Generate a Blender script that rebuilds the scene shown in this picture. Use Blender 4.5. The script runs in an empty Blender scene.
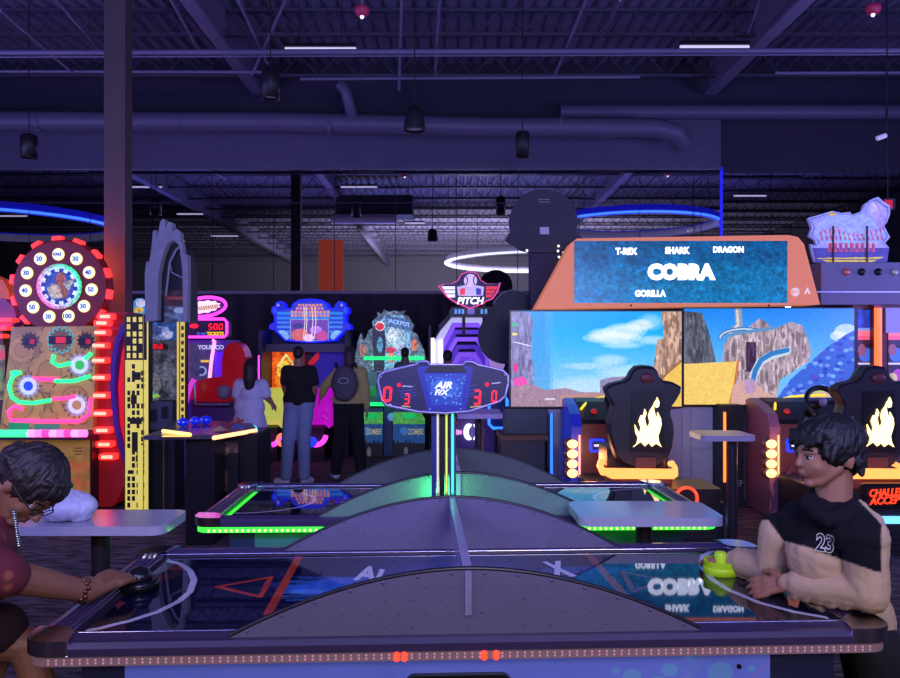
import bpy, bmesh, math, random
import numpy as np
from mathutils import Vector, Matrix
random.seed(7); np.random.seed(7)
SC = bpy.context.scene
COL = SC.collection
PI = math.pi
R = math.radians

# ------------------------------------------------------------------ camera, world, light, exposure
F = 800.0; CH = 1.66; HZ = 347.0
cam_d = bpy.data.cameras.new('camera'); cam = bpy.data.objects.new('camera', cam_d); COL.objects.link(cam)
cam.location = (0, 0, CH); cam.rotation_euler = (R(90), 0, 0)
cam_d.sensor_width = 36; cam_d.lens = 36 * F / 900; cam_d.shift_y = (HZ - 339) / 900
cam_d.clip_start = 0.05; cam_d.clip_end = 100
SC.camera = cam
SC.view_settings.view_transform = 'Standard'; SC.view_settings.look = 'None'
SC.view_settings.gamma = 1; SC.view_settings.use_curve_mapping = False
SC.view_settings.exposure = 0.0
world = bpy.data.worlds.new('night'); SC.world = world; world.use_nodes = True
world.node_tree.nodes['Background'].inputs[0].default_value = (0.02, 0.015, 0.06, 1)
world.node_tree.nodes['Background'].inputs[1].default_value = 0.5
SC.cycles.max_bounces = 6; SC.cycles.diffuse_bounces = 2; SC.cycles.glossy_bounces = 4
SC.cycles.transparent_max_bounces = 8; SC.cycles.sample_clamp_indirect = 4.0
SC.cycles.caustics_reflective = False; SC.cycles.caustics_refractive = False

def area(name, loc, target, size, color, power, sy=None, spread=None):
    d = bpy.data.lights.new(name, 'AREA'); d.size = size; d.color = color; d.energy = power
    if sy: d.shape = 'RECTANGLE'; d.size_y = sy
    if spread: d.spread = R(spread)
    o = bpy.data.objects.new(name, d); COL.objects.link(o); o.location = loc
    o.rotation_euler = (Vector(target) - Vector(loc)).to_track_quat('-Z', 'Y').to_euler()
    return o
def point(name, loc, color, power, radius=.1):
    d = bpy.data.lights.new(name, 'POINT'); d.color = color; d.energy = power; d.shadow_soft_size = radius
    o = bpy.data.objects.new(name, d); COL.objects.link(o); o.location = loc
    return o
area('ceiling_fill_front', (0, 1.0, 2.5), (0, 7.5, 6.7), 7, (.25, .29, 1.0), 370, 1.0)  # added unseen light thrown up at the ceiling ahead
area('ceiling_fill_left', (-8, 4, 2.3), (-5, 11.5, 5.5), 3, (.24, .24, 1.0), 240, 1.0)  # added unseen light on the upper left of the back wall
area('ceiling_fill_right', (8, 4, 2.3), (6, 11.5, 5.5), 3, (.26, .24, 1.0), 240, 1.0)  # its added counterpart for the upper right
area('ceiling_fill_back', (1, -4, 2.2), (2, -9, 6.5), 7, (.85, .84, 1.0), 2200, 1.2)  # added behind the camera to brighten the roof met in the mirrors
area('fill_front', (1.0, -2.6, 3.0), (1.2, 3.4, .9), 1.4, (1.0, .90, .86), 100, 1.0)  # added warm fill from behind the camera, no fixture of the room
area('floor_fill_left', (-9.5, 8, 2.2), (0, 10, .2), 3, (.44, .40, 1.0), 180, 1.4)  # added light from outside the frame, grazing the floor from the left
area('floor_fill_right', (9.5, 8, 2.2), (0, 9, .2), 3, (.44, .40, 1.0), 180, 1.4)  # added light from outside the frame, grazing the floor from the right
point('wheel_glow_fill', (-4.0, 8.52, 2.5), (1.0, .10, .05), 26, .12)  # added point light hidden behind the wheel, boosts red glow on the column
point('pod_glow_fill', (1.30, 7.45, .62), (1.0, .38, .15), 5, .08)  # added point light, boosts the orange glow on the left pod's console
point('pod_glow_fill', (3.24, 7.45, .62), (1.0, .38, .15), 5, .08)  # added likewise for the right pod
area('fill_left', (-2.6, .6, 2.7), (-1.5, 2.8, .9), .8, (1.0, .72, .72), 12, .6)  # added fill aimed at the left end of the front table

# ------------------------------------------------------------------ colour and material helpers
def lin(c):
    c = c / 255.0
    return c / 12.92 if c <= .04045 else ((c + .055) / 1.055) ** 2.4
def S(r, g, b, a=1): return (lin(r), lin(g), lin(b), a)
MATS = {}
def mat(name, rgb=(128, 128, 128), rough=.5, metal=0, emit=None, k=1, bump=0, bscale=40, var=.12, alpha=1, spec=.5, trans=0, coat=0):
    if name in MATS: return MATS[name]
    m = bpy.data.materials.new(name); m.use_nodes = True
    nt = m.node_tree; b = nt.nodes['Principled BSDF']; L = nt.links
    b.inputs['Base Color'].default_value = S(*rgb)
    b.inputs['Roughness'].default_value = rough; b.inputs['Metallic'].default_value = metal
    b.inputs['Specular IOR Level'].default_value = spec
    b.inputs['Alpha'].default_value = alpha; b.inputs['Transmission Weight'].default_value = trans
    b.inputs['Coat Weight'].default_value = coat
    if emit:
        b.inputs['Emission Color'].default_value = S(*emit); b.inputs['Emission Strength'].default_value = k
    if var:
        tc = nt.nodes.new('ShaderNodeTexCoord'); n = nt.nodes.new('ShaderNodeTexNoise'); n.inputs['Scale'].default_value = bscale
        n.inputs['Detail'].default_value = 3
        L.new(tc.outputs['Object'], n.inputs['Vector'])
        mx = nt.nodes.new('ShaderNodeMix'); mx.data_type = 'RGBA'
        c = S(*rgb)
        mx.inputs['A'].default_value = tuple(x * (1 - var) for x in c[:3]) + (1,)
        mx.inputs['B'].default_value = tuple(min(1, x * (1 + var)) for x in c[:3]) + (1,)
        L.new(n.outputs['Fac'], mx.inputs['Factor']); L.new(mx.outputs['Result'], b.inputs['Base Color'])
        if bump:
            bp = nt.nodes.new('ShaderNodeBump'); bp.inputs['Strength'].default_value = bump; bp.inputs['Distance'].default_value = .01
            L.new(n.outputs['Fac'], bp.inputs['Height']); L.new(bp.outputs['Normal'], b.inputs['Normal'])
    MATS[name] = m
    return m
def glow(name, rgb, k=3): return mat(name, rgb, .4, 0, rgb, k, var=0)
def painted(name, emit=0.0, rough=.4, spec=.5):
    """a print or a screen: colours come from the mesh's own colour grid"""
    if name in MATS: return MATS[name]
    m = bpy.data.materials.new(name); m.use_nodes = True
    nt = m.node_tree; b = nt.nodes['Principled BSDF']; L = nt.links
    a = nt.nodes.new('ShaderNodeAttribute'); a.attribute_name = 'art'
    L.new(a.outputs['Color'], b.inputs['Base Color'])
    b.inputs['Roughness'].default_value = rough; b.inputs['Specular IOR Level'].default_value = spec
    if emit:
        L.new(a.outputs['Color'], b.inputs['Emission Color']); b.inputs['Emission Strength'].default_value = emit
        if emit >= .9:
            h = nt.nodes.new('ShaderNodeHueSaturation'); h.inputs['Value'].default_value = .15
            L.new(a.outputs['Color'], h.inputs['Color']); L.new(h.outputs['Color'], b.inputs['Base Color'])
    MATS[name] = m
    return m

# ------------------------------------------------------------------ object helpers
WM = {}
def P(px, py, Y): return Vector(((px - 450) * Y / F, Y, CH - (py - HZ) * Y / F))
def ZP(py, Y): return CH - (py - HZ) * Y / F
def XP(px, Y): return (px - 450) * Y / F
def uname(n): return n
def meta(o, label=None, cat=None, group=None, kind=None):
    if label: o['label'] = label
    if cat: o['category'] = cat
    if group: o['group'] = group
    if kind: o['kind'] = kind
    return o
def thing(name, label, cat, loc=(0, 0, 0), rz=0, group=None):
    o = bpy.data.objects.new(name, None); COL.objects.link(o)
    o.location = loc; o.rotation_euler = (0, 0, rz); o.empty_display_size = .1
    WM[o.name] = Matrix.Translation(Vector(loc)) @ Matrix.Rotation(rz, 4, 'Z')
    return meta(o, label, cat, group)
def link(name, me, parent=None, m=None):
    """mesh in world coordinates -> an object, expressed in its thing's own frame"""
    o = bpy.data.objects.new(name, me); COL.objects.link(o)
    M0 = WM[parent.name] if parent else Matrix.Identity(4)
    if parent:
        me.transform(M0.inverted()); o.parent = parent
    WM[o.name] = M0
    if m is not None:
        me.materials.clear()
        for x in (m if isinstance(m, (list, tuple)) else [m]): me.materials.append(x)
    return o
def copy_tree(o, parent=None):
    c = o.copy(); COL.objects.link(c); c.parent = parent
    for ch in list(o.children): copy_tree(ch, c)
    return c

class MB:
    """collects shapes; build() links them as ONE mesh"""
    def __init__(s): s.v = []; s.f = []; s.mi = []; s.sm = []; s.m = 0; s.X = None
    def add(s, vs, fs, smooth=False):
        n = len(s.v)
        vs = [Vector(v) for v in vs]
        if s.X is not None: vs = [s.X @ v for v in vs]
        s.v += vs
        for f in fs: s.f.append([i + n for i in f]); s.mi.append(s.m); s.sm.append(smooth)
        return s
    def hexa(s, c):
        return s.add(c, [(0, 3, 2, 1), (4, 5, 6, 7), (0, 1, 5, 4), (1, 2, 6, 5), (2, 3, 7, 6), (3, 0, 4, 7)])
    def box(s, x0, x1, y0, y1, z0, z1):
        return s.hexa([(x0, y0, z0), (x1, y0, z0), (x1, y1, z0), (x0, y1, z0), (x0, y0, z1), (x1, y0, z1), (x1, y1, z1), (x0, y1, z1)])
    def rbox(s, x0, x1, y0, y1, z0, z1, r=.03, n=4, axis='z'):
        """box with rounded corners seen along axis"""
        def rr(a0, a1, b0, b1):
            q = []
            for (cx, cy, t0) in ((a1 - r, b1 - r, 0), (a0 + r, b1 - r, 90), (a0 + r, b0 + r, 180), (a1 - r, b0 + r, 270)):
                for i in range(n + 1):
                    t = R(t0 + 90 * i / n); q.append((cx + r * math.cos(t), cy + r * math.sin(t)))
            return q
        if axis == 'z': q = rr(x0, x1, y0, y1); A = [Vector((a, b, z0)) for a, b in q]; B = [Vector((a, b, z1)) for a, b in q]
        elif axis == 'y': q = rr(x0, x1, z0, z1); A = [Vector((a, y1, b)) for a, b in q]; B = [Vector((a, y0, b)) for a, b in q]
        else: q = rr(y0, y1, z0, z1); A = [Vector((x0, a, b)) for a, b in q]; B = [Vector((x1, a, b)) for a, b in q]
        return s.loft([A, B])
    def loft(s, rings, caps=True, smooth=False, closed=True):
        n = len(rings[0]); vs = [v for r in rings for v in r]; fs = []
        for k in range(len(rings) - 1):
            for i in range(n if closed else n - 1):
                j = (i + 1) % n
                fs.append((k * n + i, k * n + j, (k + 1) * n + j, (k + 1) * n + i))
        s.add(vs, fs, smooth)
        if caps:
            s.add(rings[0], [tuple(reversed(range(n)))]); s.add(rings[-1], [tuple(range(n))])
        return s
    def prism(s, pts, d):
        """polygon given as world points, pushed along vector d"""
        A = [Vector(p) for p in pts]; B = [p + Vector(d) for p in A]
        return s.loft([A, B])
    def cyl(s, p, q, r, r2=None, n=12, smooth=True, caps=True):
        p = Vector(p); q = Vector(q); r2 = r if r2 is None else r2
        d = (q - p).normalized(); a = d.orthogonal().normalized(); b = d.cross(a)
        ring = lambda c, rr: [c + (a * math.cos(2 * PI * i / n) + b * math.sin(2 * PI * i / n)) * rr for i in range(n)]
        return s.loft([ring(p, r), ring(q, r2)], caps, smooth)
    def tube(s, pts, r, n=8, closed=False, caps=True):
        pts = [Vector(p) for p in pts]; N = len(pts); rings = []
        up = None
        for i, p in enumerate(pts):
            a = pts[(i - 1) % N] if (closed or i > 0) else p; b = pts[(i + 1) % N] if (closed or i < N - 1) else p
            d = (b - a).normalized()
            if up is None: up = d.orthogonal().normalized()
            up = (up - d * up.dot(d)).normalized(); w = d.cross(up)
            rr = r(i / max(1, N - 1)) if callable(r) else r
            rings.append([p + (up * math.cos(2 * PI * k / n) + w * math.sin(2 * PI * k / n)) * rr for k in range(n)])
        if closed: rings.append(rings[0]); return s.loft(rings, False, True)
        return s.loft(rings, caps, True)
    def ball(s, c, r, n=12, m=8, sc=(1, 1, 1), rot=None):
        c = Vector(c); rings = []
        for j in range(m + 1):
            t = PI * j / m; rr = max(1e-4, math.sin(t)); rings.append([Vector((rr * math.cos(2 * PI * i / n) * r * sc[0], rr * math.sin(2 * PI * i / n) * r * sc[1], -math.cos(t) * r * sc[2])) for i in range(n)])
        if rot is not None: rings = [[rot @ v for v in q] for q in rings]
        rings = [[v + c for v in q] for q in rings]
        return s.loft(rings, True, True)
    def lathe(s, c, prof, n=24, axis='z', smooth=True, caps=True):
        c = Vector(c); rings = []
        for r, h in prof:
            rg = []
            for i in range(n):
                t = 2 * PI * i / n; a, b = r * math.cos(t), r * math.sin(t)
                rg.append(c + (Vector((a, b, h)) if axis == 'z' else Vector((a, -h, b)) if axis == 'y' else Vector((h, a, b))))
            rings.append(rg)
        return s.loft(rings, caps, smooth)
    def mesh(s, name):
        me = bpy.data.meshes.new(name); me.from_pydata([tuple(v) for v in s.v], [], s.f)
        me.polygons.foreach_set('material_index', s.mi); me.polygons.foreach_set('use_smooth', s.sm)
        me.update()
        bm = bmesh.new(); bm.from_mesh(me); bmesh.ops.recalc_face_normals(bm, faces=bm.faces); bm.to_mesh(me); bm.free()
        return me
    def build(s, name, m, parent=None, bevel=0, **kw):
        o = link(name, s.mesh(name), parent, m)
        if bevel:
            b = o.modifiers.new('bevel', 'BEVEL'); b.width = bevel; b.segments = 2; b.limit_method = 'ANGLE'; b.angle_limit = R(50)
        meta(o, **kw)
        return o

def struct(name, mb, m, **k): return mb.build(name, m, kind='structure', **k)

# ------------------------------------------------------------------ flat artwork: a colour grid laid on a four-cornered face
class Cv:
    """canvas in photo-like units (x0..x1, y0..y1), s samples per unit"""
    def __init__(s, x0, y0, x1, y1, sc, bg):
        s.x0, s.y0, s.x1, s.y1, s.s = x0, y0, x1, y1, sc
        s.w = int(round((x1 - x0) * sc)); s.h = int(round((y1 - y0) * sc))
        s.a = np.zeros((s.h, s.w, 3)); s.a[:] = bg
        s.gx, s.gy = np.meshgrid(x0 + (np.arange(s.w) + .5) / sc, y0 + (np.arange(s.h) + .5) / sc)
    def put(s, mask, c, o=1):
        if callable(c): c = c(s.gx, s.gy)
        c = np.array(c, float)
        if c.ndim == 1: s.a[mask] = s.a[mask] * (1 - o) + c * o
        else: s.a[mask] = s.a[mask] * (1 - o) + c[mask] * o
        return s
    def rect(s, x0, y0, x1, y1, c, o=1): return s.put((s.gx >= x0) & (s.gx < x1) & (s.gy >= y0) & (s.gy < y1), c, o)
    def ell(s, cx, cy, rx, ry, c, o=1, inner=0, rot=0):
        dx, dy = s.gx - cx, s.gy - cy; t = R(rot)
        u = dx * math.cos(t) + dy * math.sin(t); v = -dx * math.sin(t) + dy * math.cos(t)
        d = (u / rx) ** 2 + (v / ry) ** 2
        return s.put((d <= 1) & (d >= inner * inner), c, o)
    def poly(s, pts, c, o=1):
        ins = np.zeros(s.gx.shape, bool); n = len(pts)
        for i in range(n):
            (xa, ya), (xb, yb) = pts[i], pts[(i + 1) % n]
            if ya == yb: continue
            cond = ((ya > s.gy) != (yb > s.gy)) & (s.gx < (xb - xa) * (s.gy - ya) / (yb - ya) + xa)
            ins ^= cond
        return s.put(ins, c, o)
    def line(s, pts, w, c, o=1):
        for (xa, ya), (xb, yb) in zip(pts[:-1], pts[1:]):
            dx, dy = xb - xa, yb - ya; L = dx * dx + dy * dy + 1e-9
            t = np.clip(((s.gx - xa) * dx + (s.gy - ya) * dy) / L, 0, 1)
            s.put((s.gx - xa - t * dx) ** 2 + (s.gy - ya - t * dy) ** 2 <= w * w / 4, c, o)
        return s
    def gear(s, cx, cy, r, teeth, c, o=1, depth=.18, inner=0):
        dx, dy = s.gx - cx, s.gy - cy; th = np.arctan2(dy, dx); d = np.hypot(dx, dy)
        rr = r * (1 - depth * (np.sin(th * teeth) < 0))
        return s.put((d <= rr) & (d >= inner * r), c, o)
    def noise(s, amt, cell=2.0, seed=1, mask=None):
        rs = np.random.RandomState(seed)
        nh = int((s.y1 - s.y0) / cell) + 3; nw = int((s.x1 - s.x0) / cell) + 3
        g = rs.rand(nh, nw) * 2 - 1
        fx = (s.gx - s.x0) / cell; fy = (s.gy - s.y0) / cell
        ix = fx.astype(int); iy = fy.astype(int); u = fx - ix; v = fy - iy
        n = g[iy, ix] * (1 - u) * (1 - v) + g[iy, ix + 1] * u * (1 - v) + g[iy + 1, ix] * (1 - u) * v + g[iy + 1, ix + 1] * u * v
        m = np.ones(s.gx.shape, bool) if mask is None else mask
        s.a[m] = s.a[m] * (1 + amt * n[m])[:, None]
        return s
    def mask_poly(s, pts):
        ins = np.zeros(s.gx.shape, bool); n = len(pts)
        for i in range(n):
            (xa, ya), (xb, yb) = pts[i], pts[(i + 1) % n]
            if ya == yb: continue
            ins ^= ((ya > s.gy) != (yb > s.gy)) & (s.gx < (xb - xa) * (s.gy - ya) / (yb - ya) + xa)
        return ins
    def mesh(s, corners, inside=None):
        """corners: top-left, top-right, bottom-right, bottom-left in world space"""
        tl, tr, br, bl = [np.array(c, float) for c in corners]
        u = np.linspace(0, 1, s.w + 1)[None, :, None]; v = np.linspace(0, 1, s.h + 1)[:, None, None]
        pos = (tl * (1 - u) + tr * u) * (1 - v) + (bl * (1 - u) + br * u) * v
        me = bpy.data.meshes.new('art')
        idx = np.arange((s.w + 1) * (s.h + 1)).reshape(s.h + 1, s.w + 1)
        q = np.stack([idx[1:, :-1], idx[1:, 1:], idx[:-1, 1:], idx[:-1, :-1]], -1).reshape(-1, 4)
        colr = np.clip(s.a, 0, 255).reshape(-1, 3)
        if inside is not None:
            keep = inside.reshape(-1); q = q[keep]; colr = colr[keep]
        c = colr / 255.0; c = np.where(c <= .04045, c / 12.92, ((c + .055) / 1.055) ** 2.4)
        nf = len(q)
        me.vertices.add(pos.shape[0] * pos.shape[1]); me.vertices.foreach_set('co', pos.reshape(-1))
        me.loops.add(nf * 4); me.loops.foreach_set('vertex_index', q.reshape(-1).astype(np.int32))
        me.polygons.add(nf); me.polygons.foreach_set('loop_start', (np.arange(nf) * 4).astype(np.int32))
        me.update(calc_edges=True)
        at = me.attributes.new('art', 'FLOAT_COLOR', 'CORNER')
        at.data.foreach_set('color', np.concatenate([np.repeat(c, 4, 0), np.ones((nf * 4, 1))], 1).reshape(-1))
        if inside is not None:
            bm = bmesh.new(); bm.from_mesh(me); bmesh.ops.delete(bm, geom=[v for v in bm.verts if not v.link_faces], context='VERTS'); bm.to_mesh(me); bm.free()
        return me
    def build(s, name, Y, m, parent, dy=0, corners=None, inside=None, **kw):
        if corners is None:
            corners = [P(s.x0, s.y0, Y), P(s.x1, s.y0, Y), P(s.x1, s.y1, Y), P(s.x0, s.y1, Y)]
            for c in corners: c.y += dy
        o = link(name, s.mesh(corners, inside), parent, m); meta(o, **kw)
        return o

def text_mesh(s, corners, depth=.004, bold=.0, spacing=1.0, off=0.0, shear=0, flipn=False):
    cu = bpy.data.curves.new('txt', 'FONT'); cu.body = s; cu.offset = bold; cu.extrude = .02; cu.space_character = spacing; cu.shear = shear
    cu.align_x = 'LEFT'; cu.resolution_u = 3
    o = bpy.data.objects.new('txt', cu); COL.objects.link(o)
    dg = bpy.context.evaluated_depsgraph_get(); dg.update()
    me = bpy.data.meshes.new_from_object(o.evaluated_get(dg))
    bpy.data.objects.remove(o); bpy.data.curves.remove(cu)
    co = np.empty(len(me.vertices) * 3); me.vertices.foreach_get('co', co); co = co.reshape(-1, 3)
    a, b = co.min(0), co.max(0)
    u = (co[:, 0] - a[0]) / max(1e-6, b[0] - a[0]); v = 1 - (co[:, 1] - a[1]) / max(1e-6, b[1] - a[1]); w = (co[:, 2] - a[2]) / max(1e-6, b[2] - a[2])
    tl, tr, br, bl = [np.array(c, float) for c in corners]
    n = np.cross(tr - tl, tl - bl); n = n / np.linalg.norm(n)   # towards the reader
    u, v, w = u[:, None], v[:, None], w[:, None]
    pos = (tl * (1 - u) + tr * u) * (1 - v) + (bl * (1 - u) + br * u) * v + n * (off + w * depth)
    me.vertices.foreach_set('co', pos.reshape(-1)); me.update()
    return me
def text(name, s, x0, y0, x1, y1, Y, m, parent, dy=-.012, **k):
    kw = {q: k.pop(q) for q in list(k) if q in ('depth', 'bold', 'spacing', 'shear')}
    c = [P(x0, y0, Y), P(x1, y0, Y), P(x1, y1, Y), P(x0, y1, Y)]
    for p in c: p.y += dy
    o = link(name, text_mesh(s, c, **kw), parent, m); meta(o, **k)
    return o
def ptext(name, s, c, m, parent, **k):
    kw = {q: k.pop(q) for q in list(k) if q in ('depth', 'bold', 'spacing', 'shear', 'off')}
    o = link(name, text_mesh(s, c, **kw), parent, m); meta(o, **k)
    return o
def on_table(corners, h=0.0): return corners

SEG = {'0': 'abcdef', '3': 'abgcd', '5': 'afgcd'}
def digit(mb, ch, x0, y0, x1, y1, Y, dy=-.012, th=.28, slant=0.12):
    """seven-segment digit made of bars"""
    w = (x1 - x0); h = (y1 - y0); t = w * th
    ln = {'a': ((0, 0), (1, 0)), 'b': ((1, 0), (1, .5)), 'c': ((1, .5), (1, 1)), 'd': ((0, 1), (1, 1)), 'e': ((0, .5), (0, 1)), 'f': ((0, 0), (0, .5)), 'g': ((0, .5), (1, .5))}
    for sg in SEG[ch]:
        (ua, va), (ub, vb) = ln[sg]
        f = lambda u, v: (x0 + t / 2 + u * (w - t) + (1 - v) * slant * w, y0 + t / 2 + v * (h - t))
        a, b = Vector(f(ua, va)), Vector(f(ub, vb)); d = (b - a).normalized(); n = Vector((-d.y, d.x)) * t * .42
        a2, b2 = a + d * t * .18, b - d * t * .18
        q = [a2 + n, b2 + n, b2 - n, a2 - n]
        pts = []
        for v2 in q:
            p = P(v2.x, v2.y, Y); p.y += dy; pts.append(p)
        mb.prism(pts, (0, .006, 0))
def ppoly(mb, pts, Y, d, dy=0):
    """outline seen at distance Y, made d deep (away from the camera)"""
    q = []
    for x, y in pts:
        p = P(x, y, Y); p.y += dy; q.append(p)
    return mb.prism(q, (0, d, 0))
def ptube(mb, pts, Y, r, dy=0, n=6, closed=False):
    q = []
    for x, y in pts:
        p = P(x, y, Y); p.y += dy; q.append(p)
    return mb.tube(q, r, n, closed)
def arc(cx, cy, rx, ry, a0, a1, n=16):
    return [(cx + rx * math.cos(R(a0 + (a1 - a0) * i / n)), cy + ry * math.sin(R(a0 + (a1 - a0) * i / n))) for i in range(n + 1)]

# organic shapes: many tapered capsules fused into one skin
def blob(mb, voxel=.008, smooth=4, name='skin'):
    me = mb.mesh(name)
    o = bpy.data.objects.new(name, me); COL.objects.link(o)
    r = o.modifiers.new('r', 'REMESH'); r.mode = 'VOXEL'; r.voxel_size = voxel
    if smooth:
        sm = o.modifiers.new('s', 'SMOOTH'); sm.factor = .5; sm.iterations = smooth
    dg = bpy.context.evaluated_depsgraph_get(); dg.update()
    out = bpy.data.meshes.new_from_object(o.evaluated_get(dg))
    bpy.data.objects.remove(o)
    out.polygons.foreach_set('use_smooth', [True] * len(out.polygons))
    return out
def cap(mb, p, q, r1, r2, flat=None):
    """tapered capsule"""
    p = Vector(p); q = Vector(q)
    mb.cyl(p, q, r1, r2, 14); mb.ball(p, r1, 14, 10); mb.ball(q, r2, 14, 10)
def limb(mb, pts):
    for (a, ra), (b, rb) in zip(pts[:-1], pts[1:]): cap(mb, a, b, ra, rb)
# ------------------------------------------------------------------ room
YW = 14.0; ZD = 6.75; X0, X1, YB = -19.5, 14.0, -16.0
def carpet():
    m = mat('carpet', (40, 30, 42), .95, var=.3, bscale=60, bump=.4)
    nt = m.node_tree; b = nt.nodes['Principled BSDF']; L = nt.links
    tc = nt.nodes.new('ShaderNodeTexCoord'); mp = nt.nodes.new('ShaderNodeMapping'); mp.inputs['Scale'].default_value = (2.2, 9, 1)
    mp.inputs['Rotation'].default_value = (0, 0, .5)
    vo = nt.nodes.new('ShaderNodeTexNoise'); vo.inputs['Scale'].default_value = 2.5; vo.inputs['Detail'].default_value = 4
    L.new(tc.outputs['Object'], mp.inputs['Vector']); L.new(mp.outputs['Vector'], vo.inputs['Vector'])
    cr = nt.nodes.new('ShaderNodeValToRGB'); e = cr.color_ramp.elements
    e[0].position = .42; e[0].color = S(22, 17, 24); e[1].position = .6; e[1].color = S(96, 74, 88)
    L.new(vo.outputs['Fac'], cr.inputs['Fac']); L.new(cr.outputs['Color'], b.inputs['Base Color'])
    return m
struct('floor', MB().box(X0, X1, YB, YW + .6, -.1, 0), carpet())
deckm = mat('deck_paint', (112, 106, 130), .6, bscale=3, var=.25)
steel = mat('joist_paint', (72, 68, 84), .5, bscale=5, var=.2)
wallm = mat('wall_paint', (84, 80, 104), .8, bscale=2, var=.15)
darkw = mat('dark_wall_paint', (48, 46, 62), .85, bscale=2, var=.15)
mb = MB(); n = 150; pts = []
for i in range(n + 1):
    x = X0 + (X1 - X0) * i / n; w = (X1 - X0) / n
    pts += [(x, ZD), (x + w * .25, ZD - .055), (x + w * .55, ZD - .055), (x + w * .8, ZD)]
pts = [p for p in pts if p[0] <= X1]
lo = [Vector((x, YB, z)) for x, z in pts]; hi = [Vector((x, YW + .6, z)) for x, z in pts]
N = len(pts)
mb.add(lo + hi, [(i, i + 1, N + i + 1, N + i) for i in range(N - 1)])
mb.box(X0, X1, YB, YW + .6, ZD + .01, ZD + .12)
struct('ceiling', mb, deckm)
struct('wall_left', MB().box(X0 - .15, X0, YB, YW + .6, 0, ZD + .1), darkw)
struct('wall_right', MB().box(X1, X1 + .15, YB, YW + .6, 0, ZD + .1), darkw)
struct('wall_front', MB().box(X0, X1, YB - .15, YB, 0, ZD + .1), mat('far_wall_paint', (92, 88, 98), .8, bscale=2))
XR = XP(721, YW)
ZT = ZP(170, YW); ZB = ZP(291, YW)
mb = MB(); mb.box(X0, XR, YW, YW + .15, 0, ZB - .02); mb.box(X0, XR, YW, YW + .15, ZT + .02, ZP(118, YW)); mb.box(X0, XR, YW + .02, YW + .6, ZB - .3, ZT + .3)
struct('wall_back', mb, wallm)
mb = MB(); mb.box(XR, X1, YW + .3, YW + .6, 0, ZD); mb.box(X0, XR, YW + .25, YW + .6, ZP(118, YW), ZD)
struct('wall_recess', mb, darkw)
chrome_edge = mat('mirror_edge', (92, 92, 104), .5, .3, var=0)
struct('trim_1', MB().box(X0, XR, YW - .03, YW, ZT, ZT + .05), chrome_edge)
struct('trim_2', MB().box(X0, XR, YW - .03, YW, ZB - .05, ZB), chrome_edge)
struct('trim_3', MB().box(XR - .02, XR + .02, YW - .03, YW + .3, ZB, ZT + .05), mat('blue_edge', (60, 60, 220), .3, emit=(30, 30, 230), k=.7, var=0))
mir = mat('mirror_glass', (212, 210, 225), .015, 1.0, var=0)
lab = 'dark mirror panel high on the back wall above the black curtain'
w = 61 * YW / F; zm = ZP(203, YW)
ORD = 'first second third fourth fifth sixth seventh eighth ninth tenth eleventh twelfth thirteenth fourteenth'.split()
for row, (za, zb) in enumerate(((ZB, zm - .006), (zm + .006, ZT))):
    x = XP(213, YW) - w * 22; n_ = 0
    while x < XR - .05:
        xa, xb = max(x, X0), min(x + w - .012, XR - .03)
        if xb > xa + .1:
            seen = xb > XP(4, YW)
            lb_ = 'dark mirror panel in the %s row over the curtain, %s from the left edge' % (('lower', 'upper')[row], ORD[n_]) if seen else lab + ', far left'
            n_ += seen
            MB().box(xa, xb, YW - .018, YW + .01, za, zb).build('mirror_panel', mir, label=lb_, cat='mirror', group='mirror panels over the curtain')
        x += w
x = XR + .06; i = 0
while x < X1 - .1:
    i += 1; MB().box(x, min(x + w * .85, X1), YW + .27, YW + .31, .9, ZP(173, YW + .27)).build('mirror_panel', mir, label='tall dark mirror panel in the right recess, %s from the blue vertical edge' % ORD[i - 1], cat='mirror', group='mirror panels in the right recess')
    x += w * .85 + .012
# curtain
mb = MB(); pts = []; K = 620
for i in range(K + 1):
    x = X0 + .1 + (XR - X0 - .2) * i / K
    pts.append((x, YW - .12 + .05 * math.sin(x * 14 + .8 * math.sin(x * 3))))
fr = [Vector((x, y, .02)) for x, y in pts] + [Vector((x, y, ZB - .06)) for x, y in pts]
mb.add(fr, [(i, i + 1, K + 2 + i, K + 1 + i) for i in range(K)], True)
bk = [v + Vector((0, .012, 0)) for v in fr]
mb.add(bk, [(i, K + 1 + i, K + 2 + i, i + 1) for i in range(K)], True)
mb.build('curtain', mat('black_curtain', (34, 31, 44), .9, bscale=30), label='long black pleated curtain hanging along the back wall below the mirrors', cat='curtain')

# structural steel column with red glow on it
c = 8.75
struct('wall_column', MB().box(XP(104, c), XP(125, c), c, c + .2, 0, ZD - .05), mat('column_paint', (84, 70, 66), .6, bscale=4))
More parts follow.
